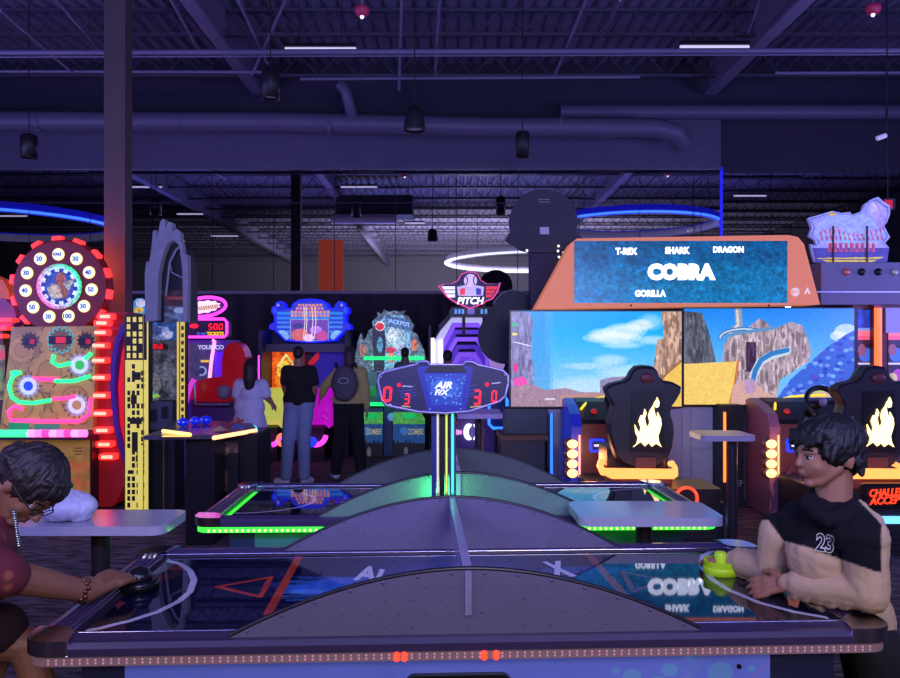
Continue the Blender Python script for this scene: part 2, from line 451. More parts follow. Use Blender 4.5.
# open-web joists
yj = 13.7; jp = []
def joist(y):
    mb = MB(); zt = ZD - .06; zb = ZD - .47
    mb.box(X0 + .02, X1 - .02, y - .05, y + .05, zt - .05, zt); mb.box(X0 + .02, X1 - .02, y - .04, y + .04, zb, zb + .045)
    k = 0; x = X0 + .1
    while x < X1 - .35:
        a, b = (zb + .02, zt - .03) if k % 2 == 0 else (zt - .03, zb + .02)
        d = .012
        mb.hexa([(x - d, y - d, a), (x + d, y - d, a), (x + d, y + d, a), (x - d, y + d, a), (x + .33 - d, y - d, b), (x + .33 + d, y - d, b), (x + .33 + d, y + d, b), (x + .33 - d, y + d, b)])
        x += .33; k += 1
    return mb
proto = joist(0)
me = proto.mesh('roof_joist'); me.materials.append(steel)
y = 13.7; i = 0
while y > -15.5:
    o = bpy.data.objects.new('roof_joist', me); COL.objects.link(o); o.location = (0, y, 0)
    ln = 'open-web steel roof joist crossing the ceiling' if y < 10 else ('open-web steel roof joist nearest the back wall' if i == 0 else 'open-web steel roof joist second from the back wall' if i == 1 else 'open-web steel roof joist third from the back wall')
    meta(o, ln, 'joist', 'steel roof joists')
    y -= 1.8; i += 1
# big beams along the room
gm = mat('girder_paint', (120, 112, 140), .5, bscale=4)
for (xa, nm) in ((-3.35, 'broad steel roof beam slanting down the upper left of the ceiling'), (4.55, 'broad steel roof beam slanting down the upper right of the ceiling'), (-8.2, 'broad steel roof beam along the far left of the ceiling')):
    mb = MB(); mb.box(xa - .1, xa + .1, YB + .2, YW, ZD - .68, ZD - .64); mb.box(xa - .1, xa + .1, YB + .2, YW, ZD - .1, ZD - .06); mb.box(xa - .012, xa + .012, YB + .2, YW, ZD - .65, ZD - .09)
    mb.build('roof_beam', gm, label=nm, cat='beam')
# pipes across
pm = mat('pipe_paint', (110, 104, 130), .45, bscale=6)
def pipe(a, b, r, lb, nm='pipe', m=None, cat='pipe', group=None, n=10):
    return MB().cyl(a, b, r, n=n).build(nm, m or pm, label=lb, cat=cat, group=group)
Yp = 10.4
pipe(P(-160, 53, Yp), P(1060, 50, Yp), .035, 'long grey water pipe crossing the ceiling just above the white tube lights')
pipe(P(-160, 57.5, Yp + .05), P(1060, 54, Yp + .05), .012, 'thin conduit running just under the long ceiling water pipe', 'conduit')
pipe(P(-160, 71, 11.6), P(262, 72, 11.6), .022, 'thin straight pipe crossing the ceiling at upper left', 'conduit')
pipe(P(640, 77, 11.6), P(300, 79, 11.6), .022, 'thin straight pipe crossing the middle of the ceiling', 'conduit')
pipe(P(1060, 72, 11.6), P(775, 73, 11.6), .022, 'thin straight pipe crossing the ceiling at upper right', 'conduit')
for (a, b, lb) in (((160, -20), (200, 52), 'thin pipe slanting down the ceiling left of the broad left beam'), ((0, 10), (72, 72), 'thin pipe slanting down at the far upper left of the ceiling'),
                   ((52, -5), (100, 50), 'thin pipe slanting down beside the column top'), ((238, 0), (268, 64), 'thin pipe slanting down right of the broad left beam'),
                   ((290, -10), (252, 75), 'thin pipe slanting up toward the middle from the left beam'), ((620, 0), (600, 36), 'thin pipe slanting down right of the middle of the ceiling'), ((590, -10), (555, 75), 'thin pipe left of the upper right tube light'),
                   ((402, -10), (399, 90), 'thin vertical looking pipe over the bell lamp'), ((440, -6), (435, 74), 'thin pipe running down over the middle of the room'),
                   ((770, -30), (748, 32), 'thin pipe slanting beside the broad right beam')):
    pipe(P(a[0], a[1], 9.3), P(b[0], b[1], 11.4), .02, lb, 'conduit')
# round ducts
Yd = 13.2
ductm = mat('duct_paint', (92, 88, 112), .5, bscale=5)
mb = MB(); pts = [P(-170, 121, Yd), P(0, 121, Yd), P(280, 122, Yd), P(480, 127, Yd), P(655, 128, Yd), P(676, 133, Yd), P(682, 142, Yd + .2), P(682, 150, YW + .05)]
pts = pts[:-1]
mb.tube(pts, .16, 16)
for px in (40, 180, 330, 430, 560): p = P(px, 122 + (px > 300) * 4, Yd); mb.cyl(p - Vector((.03, 0, 0)), p + Vector((.03, 0, 0)), .168, n=16)
mb.build('air_duct', ductm, label='long round grey air duct running under the ceiling and ending in an elbow', cat='duct')
MB().cyl(P(560, 112, YW - .05), P(1080, 112, YW - .05), .13, n=16).build('air_duct', ductm, label='round grey air duct high on the right behind the elbow of the longer duct', cat='duct')
MB().tube([P(340, 84, 12.9), P(346, 92, 12.9), P(349, 104, 12.9), P(352, 116, 13.1)], .09, 12).build('flexible_duct', ductm, label='short flexible hose dropping onto the long round duct left of the bell lamp', cat='duct')

# fluorescent tubes
tubem = glow('tube_light', (215, 205, 240), .9)
hous = mat('black_housing', (22, 22, 28), .5)
def tube_light(a, b, lb, k=None):
    a, b = Vector(a), Vector(b); d = (b - a).normalized(); c = (a + b) / 2
    t = thing('tube_light', lb, 'ceiling light', c, group='linear ceiling lights')
    mb = MB(); s = Vector((0, .05, 0)) if abs(d.x) > .5 else Vector((.05, 0, 0)); u = Vector((0, 0, 1))
    mb.hexa([a - s + u * .02, b - s + u * .02, b + s + u * .02, a + s + u * .02, a - s * .7 + u * .07, b - s * .7 + u * .07, b + s * .7 + u * .07, a + s * .7 + u * .07])
    mb.build('housing', hous, t)
    MB().cyl(a, b, .022, n=10).build('tube', tubem, t)
    for q in (a + (b - a) * .2, b - (b - a) * .2): MB().cyl(q + u * .07, (q.x, q.y, ZD - .06), .006, n=5).build('hanger', hous, t)
tube_light(P(285, 49, 10.6), P(356, 49, 10.6), 'white tube light under the ceiling at upper left of middle')
tube_light(P(680, 47, 10.6), P(749, 47, 10.6), 'white tube light under the ceiling at upper right')
def MV(px, py, Yv):                        # a point met in the mirror at distance Yv -> where it really stands in the room
    p = P(px, py, Yv); p.y = 2 * (YW - .018) - Yv; return p
for i, (xa, xb, py, Yv) in enumerate(((120, 162, 187, 22.5), (177, 203, 214, 26), (211, 238, 236, 32), (341, 377, 187, 22.5), (0, 27, 216, 27), (405, 425, 223, 28), (741, 774, 192, 23))):
    tube_light(MV(xa, py, Yv), MV(xb, py, Yv), 'white tube light over the front of the room seen only in the back wall mirrors')

# pendants
def pendant(px, y0, y1, wpx, Y, bell, lb):
    top = P(px, y0, Y); bot = P(px, y1, Y); r = wpx * Y / F / 2; h = (top - bot).z
    t = thing('pendant_lamp', lb, 'pendant lamp', bot, group='black pendant lamps')
    mb = MB()
    prof = [(.001, h), (r * .35, h), (r * .8, h * .82), (r * .88, h * .5), (r, .02), (r, 0), (r * .93, 0), (r * .8, h * .5), (.001, h * .8)] if bell else [(.001, h), (r * .8, h), (r, h * .93), (r, 0), (r * .92, 0), (r * .9, h * .3), (.001, h * .3)]
    mb.lathe(bot, prof, 24, caps=False); mb.build('lamp_shade', mat('pendant_black', (20, 19, 26), .5), t)
    MB().lathe(bot, [(.001, h * .12), (r * .9, h * .12), (r * .9, h * .14), (.001, h * .15)], 20).build('diffuser', mat('pendant_lens', (150, 145, 175), .5, emit=(120, 110, 170), k=.25, var=0), t)
    MB().cyl(top, (top.x, top.y, ZD - .06), .008, n=6).build('cable', hous, t)
pendant(414.5, 106, 131, 22, 9.2, True, 'bell shaped black pendant lamp hanging left of the middle')
pendant(522.5, 132, 157, 14, 11.5, False, 'small black cylinder pendant lamp right of the bell lamp')
pendant(29, 135, 158, 16, 11.5, False, 'small black cylinder pendant lamp at the far left')
pendant(270.5, 70, 99, 18, 9.6, False, 'large black cylinder pendant lamp at the upper left beside the broad beam')
# red alarm and smoke detector on the ceiling
def detector(px, py, Y, lb, rgb):
    p = P(px, py, Y); t = thing('ceiling_sensor', lb, 'sensor', p)
    MB().lathe(p, [(.001, .1), (.09, .1), (.09, .05), (.06, 0), (.001, 0)], 16).build('base', mat('sensor_red', rgb, .5), t)
    MB().ball(p - Vector((0, 0, .01)), .025, 8, 6).build('lens', glow('sensor_white', (255, 240, 255), 1.2), t)
    MB().cyl(p + Vector((0, 0, .1)), (p.x, p.y, ZD), .02, n=6).build('stem', pm, t)
detector(362, 16, 9.5, 'small red ceiling sensor with a white lens left of middle', (200, 60, 90))
detector(873, 14, 9.5, 'small red ceiling sensor at the upper right corner', (190, 40, 60))
# track spot and red exit-like box on a hanging rod at right
p = P(881, 137, 10); t = thing('spot_lamp', 'small white spot lamp on a thin rod at the upper right', 'spot lamp', p)
MB().cyl(p + Vector((-.05, 0, -.02)), p + Vector((.06, 0, .02)), .03, n=12).build('head', mat('white_paint', (200, 200, 220), .4, emit=(180, 180, 210), k=.4), t)
MB().cyl(p + Vector((.06, 0, .0)), P(886.5, 60, 10), .008, n=6).build('rod', hous, t)
p = P(889, 204, 10); t = thing('alarm_box', 'small red alarm box hanging beside the cartoon cut-out sign', 'alarm', p)
MB().rbox(p.x - .07, p.x + .08, p.y, p.y + .06, p.z - .07, p.z + .07, .02, axis='y').build('housing', hous, t)
MB().box(p.x - .055, p.x + .04, p.y - .01, p.y, p.z - .055, p.z + .05).build('lens', mat('alarm_red', (210, 30, 30), .4, emit=(220, 20, 20), k=.5), t)
MB().cyl(p + Vector((0, .03, .07)), (P(886.5, 60, 10).x, 10, ZD - .06), .008, n=6).build('rod', hous, t)

# ring lights, met in the mirrors
def ring_light(c, r, lb, rgb, k, band, inner):
    t = thing('ring_light', lb, 'ring light', c)
    pts = [c + Vector(((r + .10) * math.cos(2 * PI * i / 72), (r + .10) * math.sin(2 * PI * i / 72), .03)) for i in range(72)]
    MB().tube(pts, .035, 8, True).build('led_tube', glow('ring_' + '_'.join(map(str, rgb)), rgb, k), t)
    MB().lathe(c, [(r + .06, -.02), (r + .06, .24), (r + .035, .24), (r + .035, -.02), (r + .06, -.02)], 72, caps=False).build('outer_band', band, t)
    MB().lathe(c, [(r + .03, -.02), (r + .03, .2), (r, .2), (r, -.02), (r + .03, -.02)], 72, caps=False).build('inner_band', inner, t)
    for i in range(4):
        a = PI / 4 + i * PI / 2; q = c + Vector((r * math.cos(a), r * math.sin(a), .2)); MB().cyl(q, (q.x, q.y, ZD - .06), .012, n=5).build('hanger', steel, t)
rimb = mat('ring_rim_blue', (40, 50, 170), .4, emit=(22, 22, 200), k=.6); rimw = mat('ring_rim_white', (200, 195, 215), .5, emit=(120, 115, 150), k=.25); rimp = mat('ring_rim_pale', (205, 200, 220), .5, emit=(150, 145, 175), k=.4)
c = Vector((XP(632, 25), 2 * (YW - .018) - 25, 5.42)); ring_light(c, 2.55, 'blue glowing ring light seen in the mirrors above the orange racing board', (60, 120, 255), 2.2, rimb, rimw)
c = Vector((XP(0, 22), 2 * (YW - .018) - 22, 4.95)); ring_light(c, 3.0, 'blue glowing ring light seen in the mirrors at far left behind the column', (60, 120, 255), 2.2, rimb, rimw)
c = Vector((3.8, 2 * (YW - .018) - 33, 5.1)); ring_light(c, 3.9, 'white glowing ring light seen in the mirrors above the baseball pitch sign', (235, 245, 255), 1.8, rimp, rimp)
# orange banner and air handler, met in the mirrors
p = MV(331, 240, 30); mb = MB(); mb.box(p.x - .45, p.x + .45, p.y - .1, p.y + .1, 0, p.z)
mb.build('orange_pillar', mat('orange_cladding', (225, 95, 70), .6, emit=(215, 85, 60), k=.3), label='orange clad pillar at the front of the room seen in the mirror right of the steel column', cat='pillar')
p = MV(375, 208, 24); t = thing('air_handler', 'dark air handling unit under the roof with a pale round duct seen in the mirrors', 'air handler', p)
MB().box(p.x - 1.1, p.x + 1.15, p.y - .5, p.y + .5, p.z - .28, p.z + .3).build('housing', mat('unit_dark', (40, 40, 56), .6), t)
MB().cyl(p + Vector((-1.2, .7, -.45)), p + Vector((.7, .7, -.45)), .13, n=14).build('duct', mat('duct_pale', (190, 185, 200), .5), t)
for sx in (-1, 1): MB().cyl(p + Vector((sx, 0, .3)), (p.x + sx, p.y, ZD - .06), .015, n=6).build('hanger', steel, t)
# ------------------------------------------------------------------ racing attraction: board, screens, back wall panels
YS = 8.6
blk = mat('black_plastic', (20, 20, 24), .35, bscale=50)
satin = mat('satin_black', (26, 25, 30), .5, bscale=30)
grey = mat('panel_grey', (190, 186, 205), .5, bscale=6)
copper = mat('copper_orange_board', (214, 118, 84), .5, emit=(215, 128, 84), k=.62, bscale=8)  # board is no lamp; light falling on it is put in as emission
white_e = glow('white_letters', (240, 248, 255), 1.3)
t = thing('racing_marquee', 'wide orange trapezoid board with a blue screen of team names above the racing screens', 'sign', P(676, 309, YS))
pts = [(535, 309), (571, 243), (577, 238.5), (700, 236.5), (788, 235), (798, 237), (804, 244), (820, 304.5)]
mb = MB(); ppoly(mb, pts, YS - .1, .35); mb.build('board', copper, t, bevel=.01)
blue = np.array([10, 92, 150])
cv = Cv(574, 241, 787, 303, 2, blue)
cv.put(np.ones(cv.gx.shape, bool), lambda x, y: np.stack([8 + 10 * (y - 241) / 60, 84 + 34 * (y - 241) / 62, 140 + 34 * (y - 241) / 62], -1))
for i in range(26):
    x = 578 + i * 8.2; cv.rect(x, 268 + 4 * math.sin(i), x + 4.5, 284 + 3 * math.cos(i * 2), (20, 120, 170), .5)
cv.rect(574, 285, 787, 290, (30, 130, 180), .5); cv.poly([(600, 262), (660, 252), (700, 262), (690, 266), (610, 268)], (10, 110, 165), .5); cv.poly([(700, 262), (780, 258), (787, 275), (740, 282)], (14, 110, 160), .6)
for x in (596, 640, 742, 770): cv.ell(x, 260, 14, 7, (14, 74, 128), .5)
cv.noise(.16, 4, 3).noise(.2, 1.6, 4)
cv.build('screen', YS - .1, painted('screen_print', 1.0, .25), t, dy=-.012, label='blue screen with team names')
for s_, a in (('T-REX', (615, 248, 637, 255)), ('SHARK', (664.5, 247, 689.5, 254.3)), ('DRAGON', (712.5, 246.5, 743, 253)), ('COBRA', (647, 263.5, 715, 280.5)), ('GORILLA', (634.5, 290, 665.5, 297))):
    text('lettering', s_, *a, YS - .1, white_e, t, dy=-.02, bold=.085 if s_ == 'COBRA' else .06, spacing=1.03)
lg = mat('logo_print', (240, 225, 215), .5, emit=(230, 215, 205), k=.6, var=0)
mb = MB(); c0 = P(795, 292, YS - .1); mb.lathe(c0 + Vector((0, -.004, 0)), [(.001, .006), (.045, .006), (.045, -.01), (.001, -.01)], 24, axis='y'); mb.build('round_logo', lg, t)
ptx = [P(x, y, YS - .1) + Vector((0, -.014, 0)) for x, y in ((791, 290.5), (799, 290.5), (799, 293.5), (791, 293.5))]
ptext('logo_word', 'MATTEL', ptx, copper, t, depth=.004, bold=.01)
mb = MB(); ppoly(mb, [(804, 294), (807.2, 287.5), (810.4, 294), (808.8, 294), (807.2, 290), (805.6, 294)], YS - .1, .012, -.008); mb.build('triangle_logo', lg, t)
for px in (631, 769):
    MB().ball(P(px, 305.5, YS - .11), .012, 8, 6).build('bolt', blk, t)
# legs carrying the board behind the screens
for px in (560, 800): MB().box(P(px, 0, 8.8).x - .05, P(px, 0, 8.8).x + .05, 8.85, 8.92, 0, ZP(300, 8.8)).build('support_post', satin, t)

def rocks(cv, pts, base, seed, streak=True):
    m = cv.mask_poly(pts); cv.put(m, base)
    rs = np.random.RandomState(seed); xs = [p[0] for p in pts]; ys = [p[1] for p in pts]
    for i in range(int((max(xs) - min(xs)) * (max(ys) - min(ys)) / 14)):
        x, y = rs.uniform(min(xs), max(xs)), rs.uniform(min(ys), max(ys)); w = rs.uniform(.5, 1.8); h = rs.uniform(2, 8) if streak else w
        c = np.array(base) * rs.choice([.62, .74, .86, 1.15, 1.3] if streak else [.86, .93, 1.07, 1.14])
        mm = ((cv.gx - x) / w) ** 2 + ((cv.gy - y) / h) ** 2 <= 1
        cv.put(mm & m, np.minimum(c, 250), .75)
# left screen picture
cv = Cv(511, 311.5, 681.5, 406.5, 2.6, (90, 190, 240))
cv.put(np.ones(cv.gx.shape, bool), lambda x, y: np.stack([22 + 150 * np.clip((y - 330) / 70, 0, 1) + 0 * x, 158 + 50 * np.clip((y - 320) / 80, 0, 1), 236 - 6 * np.clip((y - 320) / 80, 0, 1)], -1))
for i, (x, y, rx, ry, o) in enumerate(((612, 338, 30, 6, .8), (625, 331, 22, 8, .85), (640, 325, 14, 6, .75), (604, 334, 16, 6, .7), (652, 340, 18, 5, .5), (622, 345, 22, 4, .5), (610, 360, 18, 6, .45), (585, 366, 26, 4, .35), (628, 372, 34, 8, .4), (592, 385, 44, 10, .3), (650, 322, 14, 9, .4))):
    for q in (1.0, .8, .6): cv.ell(x, y, rx * q, ry * q, (228, 236, 246), o * .5)
cv.rect(532, 312, 550, 400, (60, 140, 215), .55); cv.rect(545, 312, 553, 400, (90, 170, 230), .4)
rocks(cv, [(511, 311), (530, 313), (533, 322), (531, 350), (534, 372), (532, 407), (511, 407)], (128, 124, 165), 3)
cv.rect(511, 311, 532, 407, (130, 130, 180), .35)
cv.rect(512, 323, 518, 326, (60, 190, 120)); cv.rect(512, 333, 517, 335.5, (230, 220, 80)); cv.rect(513, 364, 518, 372, (220, 60, 140)); cv.ell(520, 382, 7, 5, (232, 80, 170)); cv.line([(514, 342), (531, 346)], .8, (230, 230, 250))  # coloured reflections at the left edge painted into the picture
rocks(cv, [(511, 388), (530, 383), (545, 390), (566, 388), (580, 392), (640, 393), (640, 407), (511, 407)], (160, 130, 150), 5, False)
rocks(cv, [(600, 380), (612, 377), (640, 376), (655, 378), (655, 395), (600, 396)], (140, 130, 165), 6, False)
cv.poly([(560, 395), (640, 391), (640, 407), (560, 407)], (196, 140, 120), .6)
for x in (545, 565, 583): cv.rect(x, 398, x + 10, 400, (235, 235, 245), .7)
rocks(cv, [(661, 311), (682, 311), (682, 407), (650, 407), (655, 352), (657, 340), (664, 338)], (186, 150, 128), 8)
cv.poly([(682, 362), (682, 407), (640, 407), (655, 385), (670, 370)], (228, 188, 90)); cv.line([(681, 361), (666, 374), (655, 388)], 2, (150, 100, 70))
cv.noise(.05, 1.2, 9)
def screen(x0, y0, x1, y1, cv, lb, skew=0):
    t = thing('racing_screen', lb, 'screen', P((x0 + x1) / 2, y1, YS))
    a, b = P(x0, y0, YS), P(x1, y1, YS)
    mb = MB(); mb.rbox(a.x, b.x, YS, YS + .08, b.z, a.z, .01, 2, 'y'); mb.build('bezel', blk, t)
    cv.build('display', YS, painted('screen_picture', 1.12, .25, .3), t, dy=-.004)
    MB().box((a.x + b.x) / 2 - .2, (a.x + b.x) / 2 + .2, YS + .08, YS + .14, b.z + .25, a.z - .25).build('mount', satin, t)
screen(509.5, 310, 682.6, 408, cv, 'left large racing screen with blue sky, clouds and rocks')
# right screen picture
cv = Cv(684, 308.5, 854, 404.5, 2.6, (60, 170, 235))
cv.put(np.ones(cv.gx.shape, bool), lambda x, y: np.stack([28 + 70 * np.clip((y - 310) / 60, 0, 1) + .12 * (x - 700), 128 + 55 * np.clip((y - 310) / 60, 0, 1), 226 + 14 * np.clip((y - 310) / 60, 0, 1)], -1))
cv.ell(846, 332, 12, 8, (205, 220, 240), .8); cv.ell(838, 336, 8, 5, (225, 232, 245), .7)
rocks(cv, [(684, 311), (702, 313), (708, 330), (712, 345), (716, 362), (684, 365)], (88, 92, 104), 11)
rocks(cv, [(724, 345), (728, 338), (745, 330), (760, 318), (768, 324), (772, 330), (790, 322), (802, 325), (808, 340), (811, 352), (808, 362), (780, 380), (775, 407), (738, 407), (738, 385), (722, 362)], (168, 148, 158), 12)
rocks(cv, [(746, 342), (756, 342), (756, 372), (746, 372)], (70, 50, 80), 13)
cv.poly([(684, 364), (738, 361.5), (735, 382), (729, 407), (684, 407)], (232, 196, 104)); cv.line([(738, 361), (735, 382), (729, 407)], 2.2, (206, 110, 50))
cv.line([(738, 311), (739, 325), (730, 335)], 7, (140, 150, 165)); cv.line([(737, 311), (738, 325), (729, 334)], 2.5, (205, 200, 190))
cv.line(arc(744, 338, 24, 9, 180, 300), 4, (60, 110, 175)); cv.line(arc(744, 338, 24, 9, 180, 300), 1.6, (190, 205, 215)); cv.line([(726, 336), (745, 332), (775, 328)], 3, (90, 140, 185))
cv.line([(787, 351), (770, 356), (760, 362), (754, 374), (752, 382)], 8, (190, 205, 215)); cv.line([(787, 350), (771, 354), (761, 360), (755, 371), (753, 380)], 5, (50, 120, 185))
snake = [(775, 401), (790, 380), (810, 362), (830, 345), (845, 335), (855, 330), (855, 380), (840, 385), (820, 391), (795, 407), (770, 407)]
m = cv.mask_poly(snake); cv.put(m, (60, 100, 205))
rs = np.random.RandomState(5)
for i in range(150):
    x, y = rs.uniform(772, 856), rs.uniform(330, 405)
    mm = ((cv.gx - x) / 2.6) ** 2 + ((cv.gy - y) / 1.9) ** 2 <= 1; cv.put(mm & m, [(120, 160, 240), (40, 60, 180), (90, 70, 190), (140, 190, 245)][i % 4], .7)
cv.poly([(770, 407), (795, 400), (820, 391), (855, 380), (855, 407)], (215, 170, 150), .9); cv.poly([(733, 385), (750, 378), (765, 392), (778, 398), (775, 407), (730, 407)], (205, 160, 150)); cv.ell(750, 386, 6, 8, (170, 140, 190), .8)
cv.line([(762, 400), (790, 399), (815, 392), (850, 386)], 1.2, (170, 200, 60))
cv.noise(.06, 1.2, 19)
screen(682.8, 307.5, 855.2, 406, cv, 'right large racing screen with blue snake scales, yellow ramp and rocks')
# lower back panels under the screens
t = thing('racing_back_panel', 'tall grey panelled wall unit standing under the two racing screens', 'panel', (P(640, 0, YS).x, YS + .2, 0))
mb = MB(); mb.box(XP(549, YS), XP(853, YS), YS + .12, YS + .22, 0, ZP(405, YS)); mb.build('panel', grey, t)
for (xa, xb, ya, yb) in ((681, 690, 409, 477), (690, 733, 409, 448), (690, 733, 450, 500), (681, 690, 479, 520)):
    a, b = P(xa, ya, YS + .12), P(xb, yb, YS + .12)
    MB().box(a.x + .01, b.x - .01, YS + .105, YS + .12, b.z + .01, a.z - .01).build('cover_plate', mat('plate_grey', (205, 200, 218), .45, bscale=9), t)
mb = MB(); a, b = P(722, 405, YS - .2), P(744, 500, YS - .2)
mb.box(a.x, b.x, YS - .2, YS + .1, 0, a.z); mb.build('column_panel', satin, t)
text('lettering', 'KEEP', 729.5, 480, 742.5, 486, YS - .2, mat('print_grey', (150, 150, 165), .5), t, dy=-.008, bold=.01)
def led_post(px, y0, y1, Y, rgb, lb, k=4, w=.016):
    t = thing('led_strip', lb, 'light', P(px, y1, Y))
    a, b = P(px, y0, Y), P(px, y1, Y)
    MB().box(a.x - w * 1.8, a.x + w * 1.8, Y, Y + .03, b.z, a.z).build('channel', satin, t)
    mb = MB(); n = int((a.z - b.z) / .035)
    for i in range(n):
        z = b.z + (i + .5) * (a.z - b.z) / n; mb.ball((a.x, Y - .004, z), w * .8, 6, 4)
    MB().box(a.x - w, a.x + w, Y - .012, Y, b.z, a.z).build('lit_lens', glow('led_' + '_'.join(map(str, rgb)) + str(k), rgb, k), t)
led_post(551.5, 413, 478, 8.5, (36, 96, 255), 'vertical blue light strip below the left racing screen', 2.5, .014)
led_post(724.5, 412, 482, 8.36, (255, 110, 40), 'vertical orange light strip on the dark panel between the two racing pods', 3, .012)
# low divider and blue framed screen left of the racing screens
t = thing('divider_unit', 'dark teal cabinet with a brown shelf edge below the left end of the racing screen', 'cabinet', (XP(522, 8.5), 8.7, 0))
mb = MB(); mb.box(XP(501, 8.5), XP(545, 8.5), 8.5, 9.1, 0, ZP(436, 8.5)); mb.build('lower_cabinet', mat('cabinet_dark', (52, 50, 60), .5), t)
mb = MB(); mb.box(XP(500, 8.45), XP(548, 8.45), 8.45, 9.12, ZP(440.5, 8.45), ZP(435.5, 8.45)); mb.build('shelf_edge', mat('brown_edge', (110, 68, 50), .5), t)
mb = MB(); mb.box(XP(505, 8.6), XP(547, 8.6), 8.62, 9.0, ZP(436, 8.5) + .01, ZP(409, 8.6)); mb.build('upper_cabinet', mat('cabinet_teal', (56, 74, 84), .5), t)

# ------------------------------------------------------------------ racing pods
flame_m = glow('flame_glow', (255, 225, 150), 2.2); orange_m = glow('orange_glow', (255, 150, 70), 2.0); lens_m = glow('headlight_lens', (255, 205, 130), 2.0)
redbrown = mat('pod_red_brown', (96, 54, 50), .4, bscale=12); seatm = mat('seat_black', (30, 28, 34), .45, bscale=40, bump=.1)
FLAME = [(x / 4.52 - 73.5, y / 4.52 - 74.5) for x, y in ((328, 392), (343, 378), (350, 352), (338, 325), (335, 290), (346, 312), (357, 332), (362, 305), (353, 275), (362, 250), (374, 248), (380, 220), (388, 238), (380, 262), (385, 288), (394, 304), (403, 282), (396, 250), (404, 226), (418, 206), (426, 186), (421, 216), (427, 246), (436, 262), (438, 234), (452, 262), (455, 290), (448, 318), (440, 342), (444, 368), (456, 392), (430, 376), (412, 390), (398, 372), (380, 388), (362, 368))]
def pod(dx, lb):
    Y0 = 6.7
    t = thing('racing_pod', lb, 'racing simulator', (XP(650, 7.3) + dx, 7.4, 0))
    V = Vector((dx, 0, 0))
    def sh(mb): mb.X = Matrix.Translation(V); return mb
    x = lambda px, Y=Y0: XP(px, Y)
    # platform
    mb = sh(MB()); mb.rbox(x(600), x(712), 6.35, 7.88, 0, .42, .06, 3, 'z'); mb.build('platform', satin, t)
    mb = sh(MB()); mb.rbox(x(624), x(706), 6.3, 6.8, .42, .54, .04, 3, 'z'); mb.build('step', mat('step_brown', (46, 34, 36), .35), t)
    for k in range(4):
        mb = sh(MB()); mb.box(x(606), x(706), 6.33, 6.35, .05 + k * .045, .065 + k * .045); mb.build('grille_bar', mat('grille', (60, 58, 70), .3, .5), t)
    mb = sh(MB()); mb.rbox(x(622), x(706), 6.325, 6.35, .262, .318, .02, 3, 'y'); mb.build('light_bar', glow('pale_blue_glow', (110, 190, 255), 1.6), t)
    if dx > 0:
        for k, s_ in enumerate(('CHALLENGE', 'ACCEPTED')):
            c = [Vector((x(612) + dx, 6.29, .54 - k * .062)), Vector((x(656) + dx, 6.29, .56 - k * .062)), Vector((x(656) + dx, 6.29, .50 - k * .062)), Vector((x(612) + dx, 6.29, .48 - k * .062))]
            ptext('lettering', s_, c, glow('red_letters', (255, 60, 30), 1.6), t, depth=.01, bold=.02, shear=.2)
        mb = sh(MB()); mb.rbox(x(606), x(664), 6.3, 6.34, .4, .585, .02, 3, 'y'); mb.build('sign_plate', blk, t)
    mb = sh(MB()); mb.lathe((x(672) if dx == 0 else x(688), 6.29, .47), [(.075, .01), (.095, .01), (.095, -.01), (.075, -.01), (.075, .01)], 24, 'y', caps=False); mb.build('ring_lamp', glow('red_ring', (255, 70, 30), 1.6), t)
    # glowing seat base ring
    mb = MB(); q_ = [(601, 470), (606, 469), (674, 470), (678, 472), (678, 476), (674, 479), (612, 479), (604, 475)]
    ppoly(mb, q_, 6.45, .06); mb.v = [v + V for v in mb.v]; mb.X = Matrix.Translation(V); mb.tube([P(603, 472, 6.5), P(600, 466, 6.8), P(601, 462, 7.05)], .03, 8); mb.tube([P(675, 473, 6.5), P(675, 468, 6.8), P(672, 463, 7.05)], .024, 8)
    mb.build('glow_rail', orange_m, t)
    mb = sh(MB()); mb.rbox(x(612), x(668), 6.52, 7.1, .5, .6, .05, 3, 'z'); mb.build('seat_base', mat('seat_base_orange', (120, 60, 36), .5), t)
    # seat back
    sil = [(623, 464), (617, 458), (613, 446), (610, 434), (609, 424), (612, 414), (614, 406), (611, 399), (607, 393), (606, 388), (612, 384), (625, 381), (630, 377), (633, 371), (637, 367), (645, 366), (654, 367), (658, 371), (660, 377), (664, 381), (675, 383), (682, 387), (681, 393), (677, 400), (672, 407), (671, 414), (674, 424), (675, 434), (673, 447), (669, 457), (664, 464), (655, 469), (634, 469)]
    rings = []
    ctr = Vector((644, 420))
    for (dy, sc) in ((0.0, .95), (.02, 1.0), (.12, 1.02), (.2, .97), (.24, .88)):
        rings.append([P(ctr.x + (a - ctr.x) * sc, ctr.y + (b - ctr.y) * sc, Y0) + Vector((0, dy, 0)) + V for a, b in sil])
    mb = MB(); mb.loft(rings); mb.build('seat_back', seatm, t, bevel=.008)
    mb = sh(MB()); mb.rbox(x(613), x(674), 6.9, 7.4, .62, .78, .06, 3, 'z'); mb.build('seat_cushion', seatm, t)
    mb = MB(); ppoly(mb, [(632, 391), (662, 391), (664, 452), (630, 452)], Y0, .02, -.012); mb.X = None
    mb.v = [v + V for v in mb.v]; mb.build('back_plate', blk, t)
    mb = MB(); ppoly(mb, [(635, 457), (655, 457), (655, 468), (635, 468)], Y0, .02, -.02); mb.v = [v + V for v in mb.v]; mb.build('lower_plate', redbrown, t, bevel=.005)
    mb = MB(); ppoly(mb, [(633.5 + a, 434.5 + b) for a, b in FLAME], Y0, .02, -.03); mb.v = [v + V for v in mb.v]; mb.build('flame_emblem', flame_m, t)
    mb = MB(); ppoly(mb, [(656.6, 397), (658.6, 402), (658, 406.5), (655.5, 407.5), (653.6, 404.5)], Y0, .02, -.03); mb.v = [v + V for v in mb.v]; mb.build('flame_drop', flame_m, t)
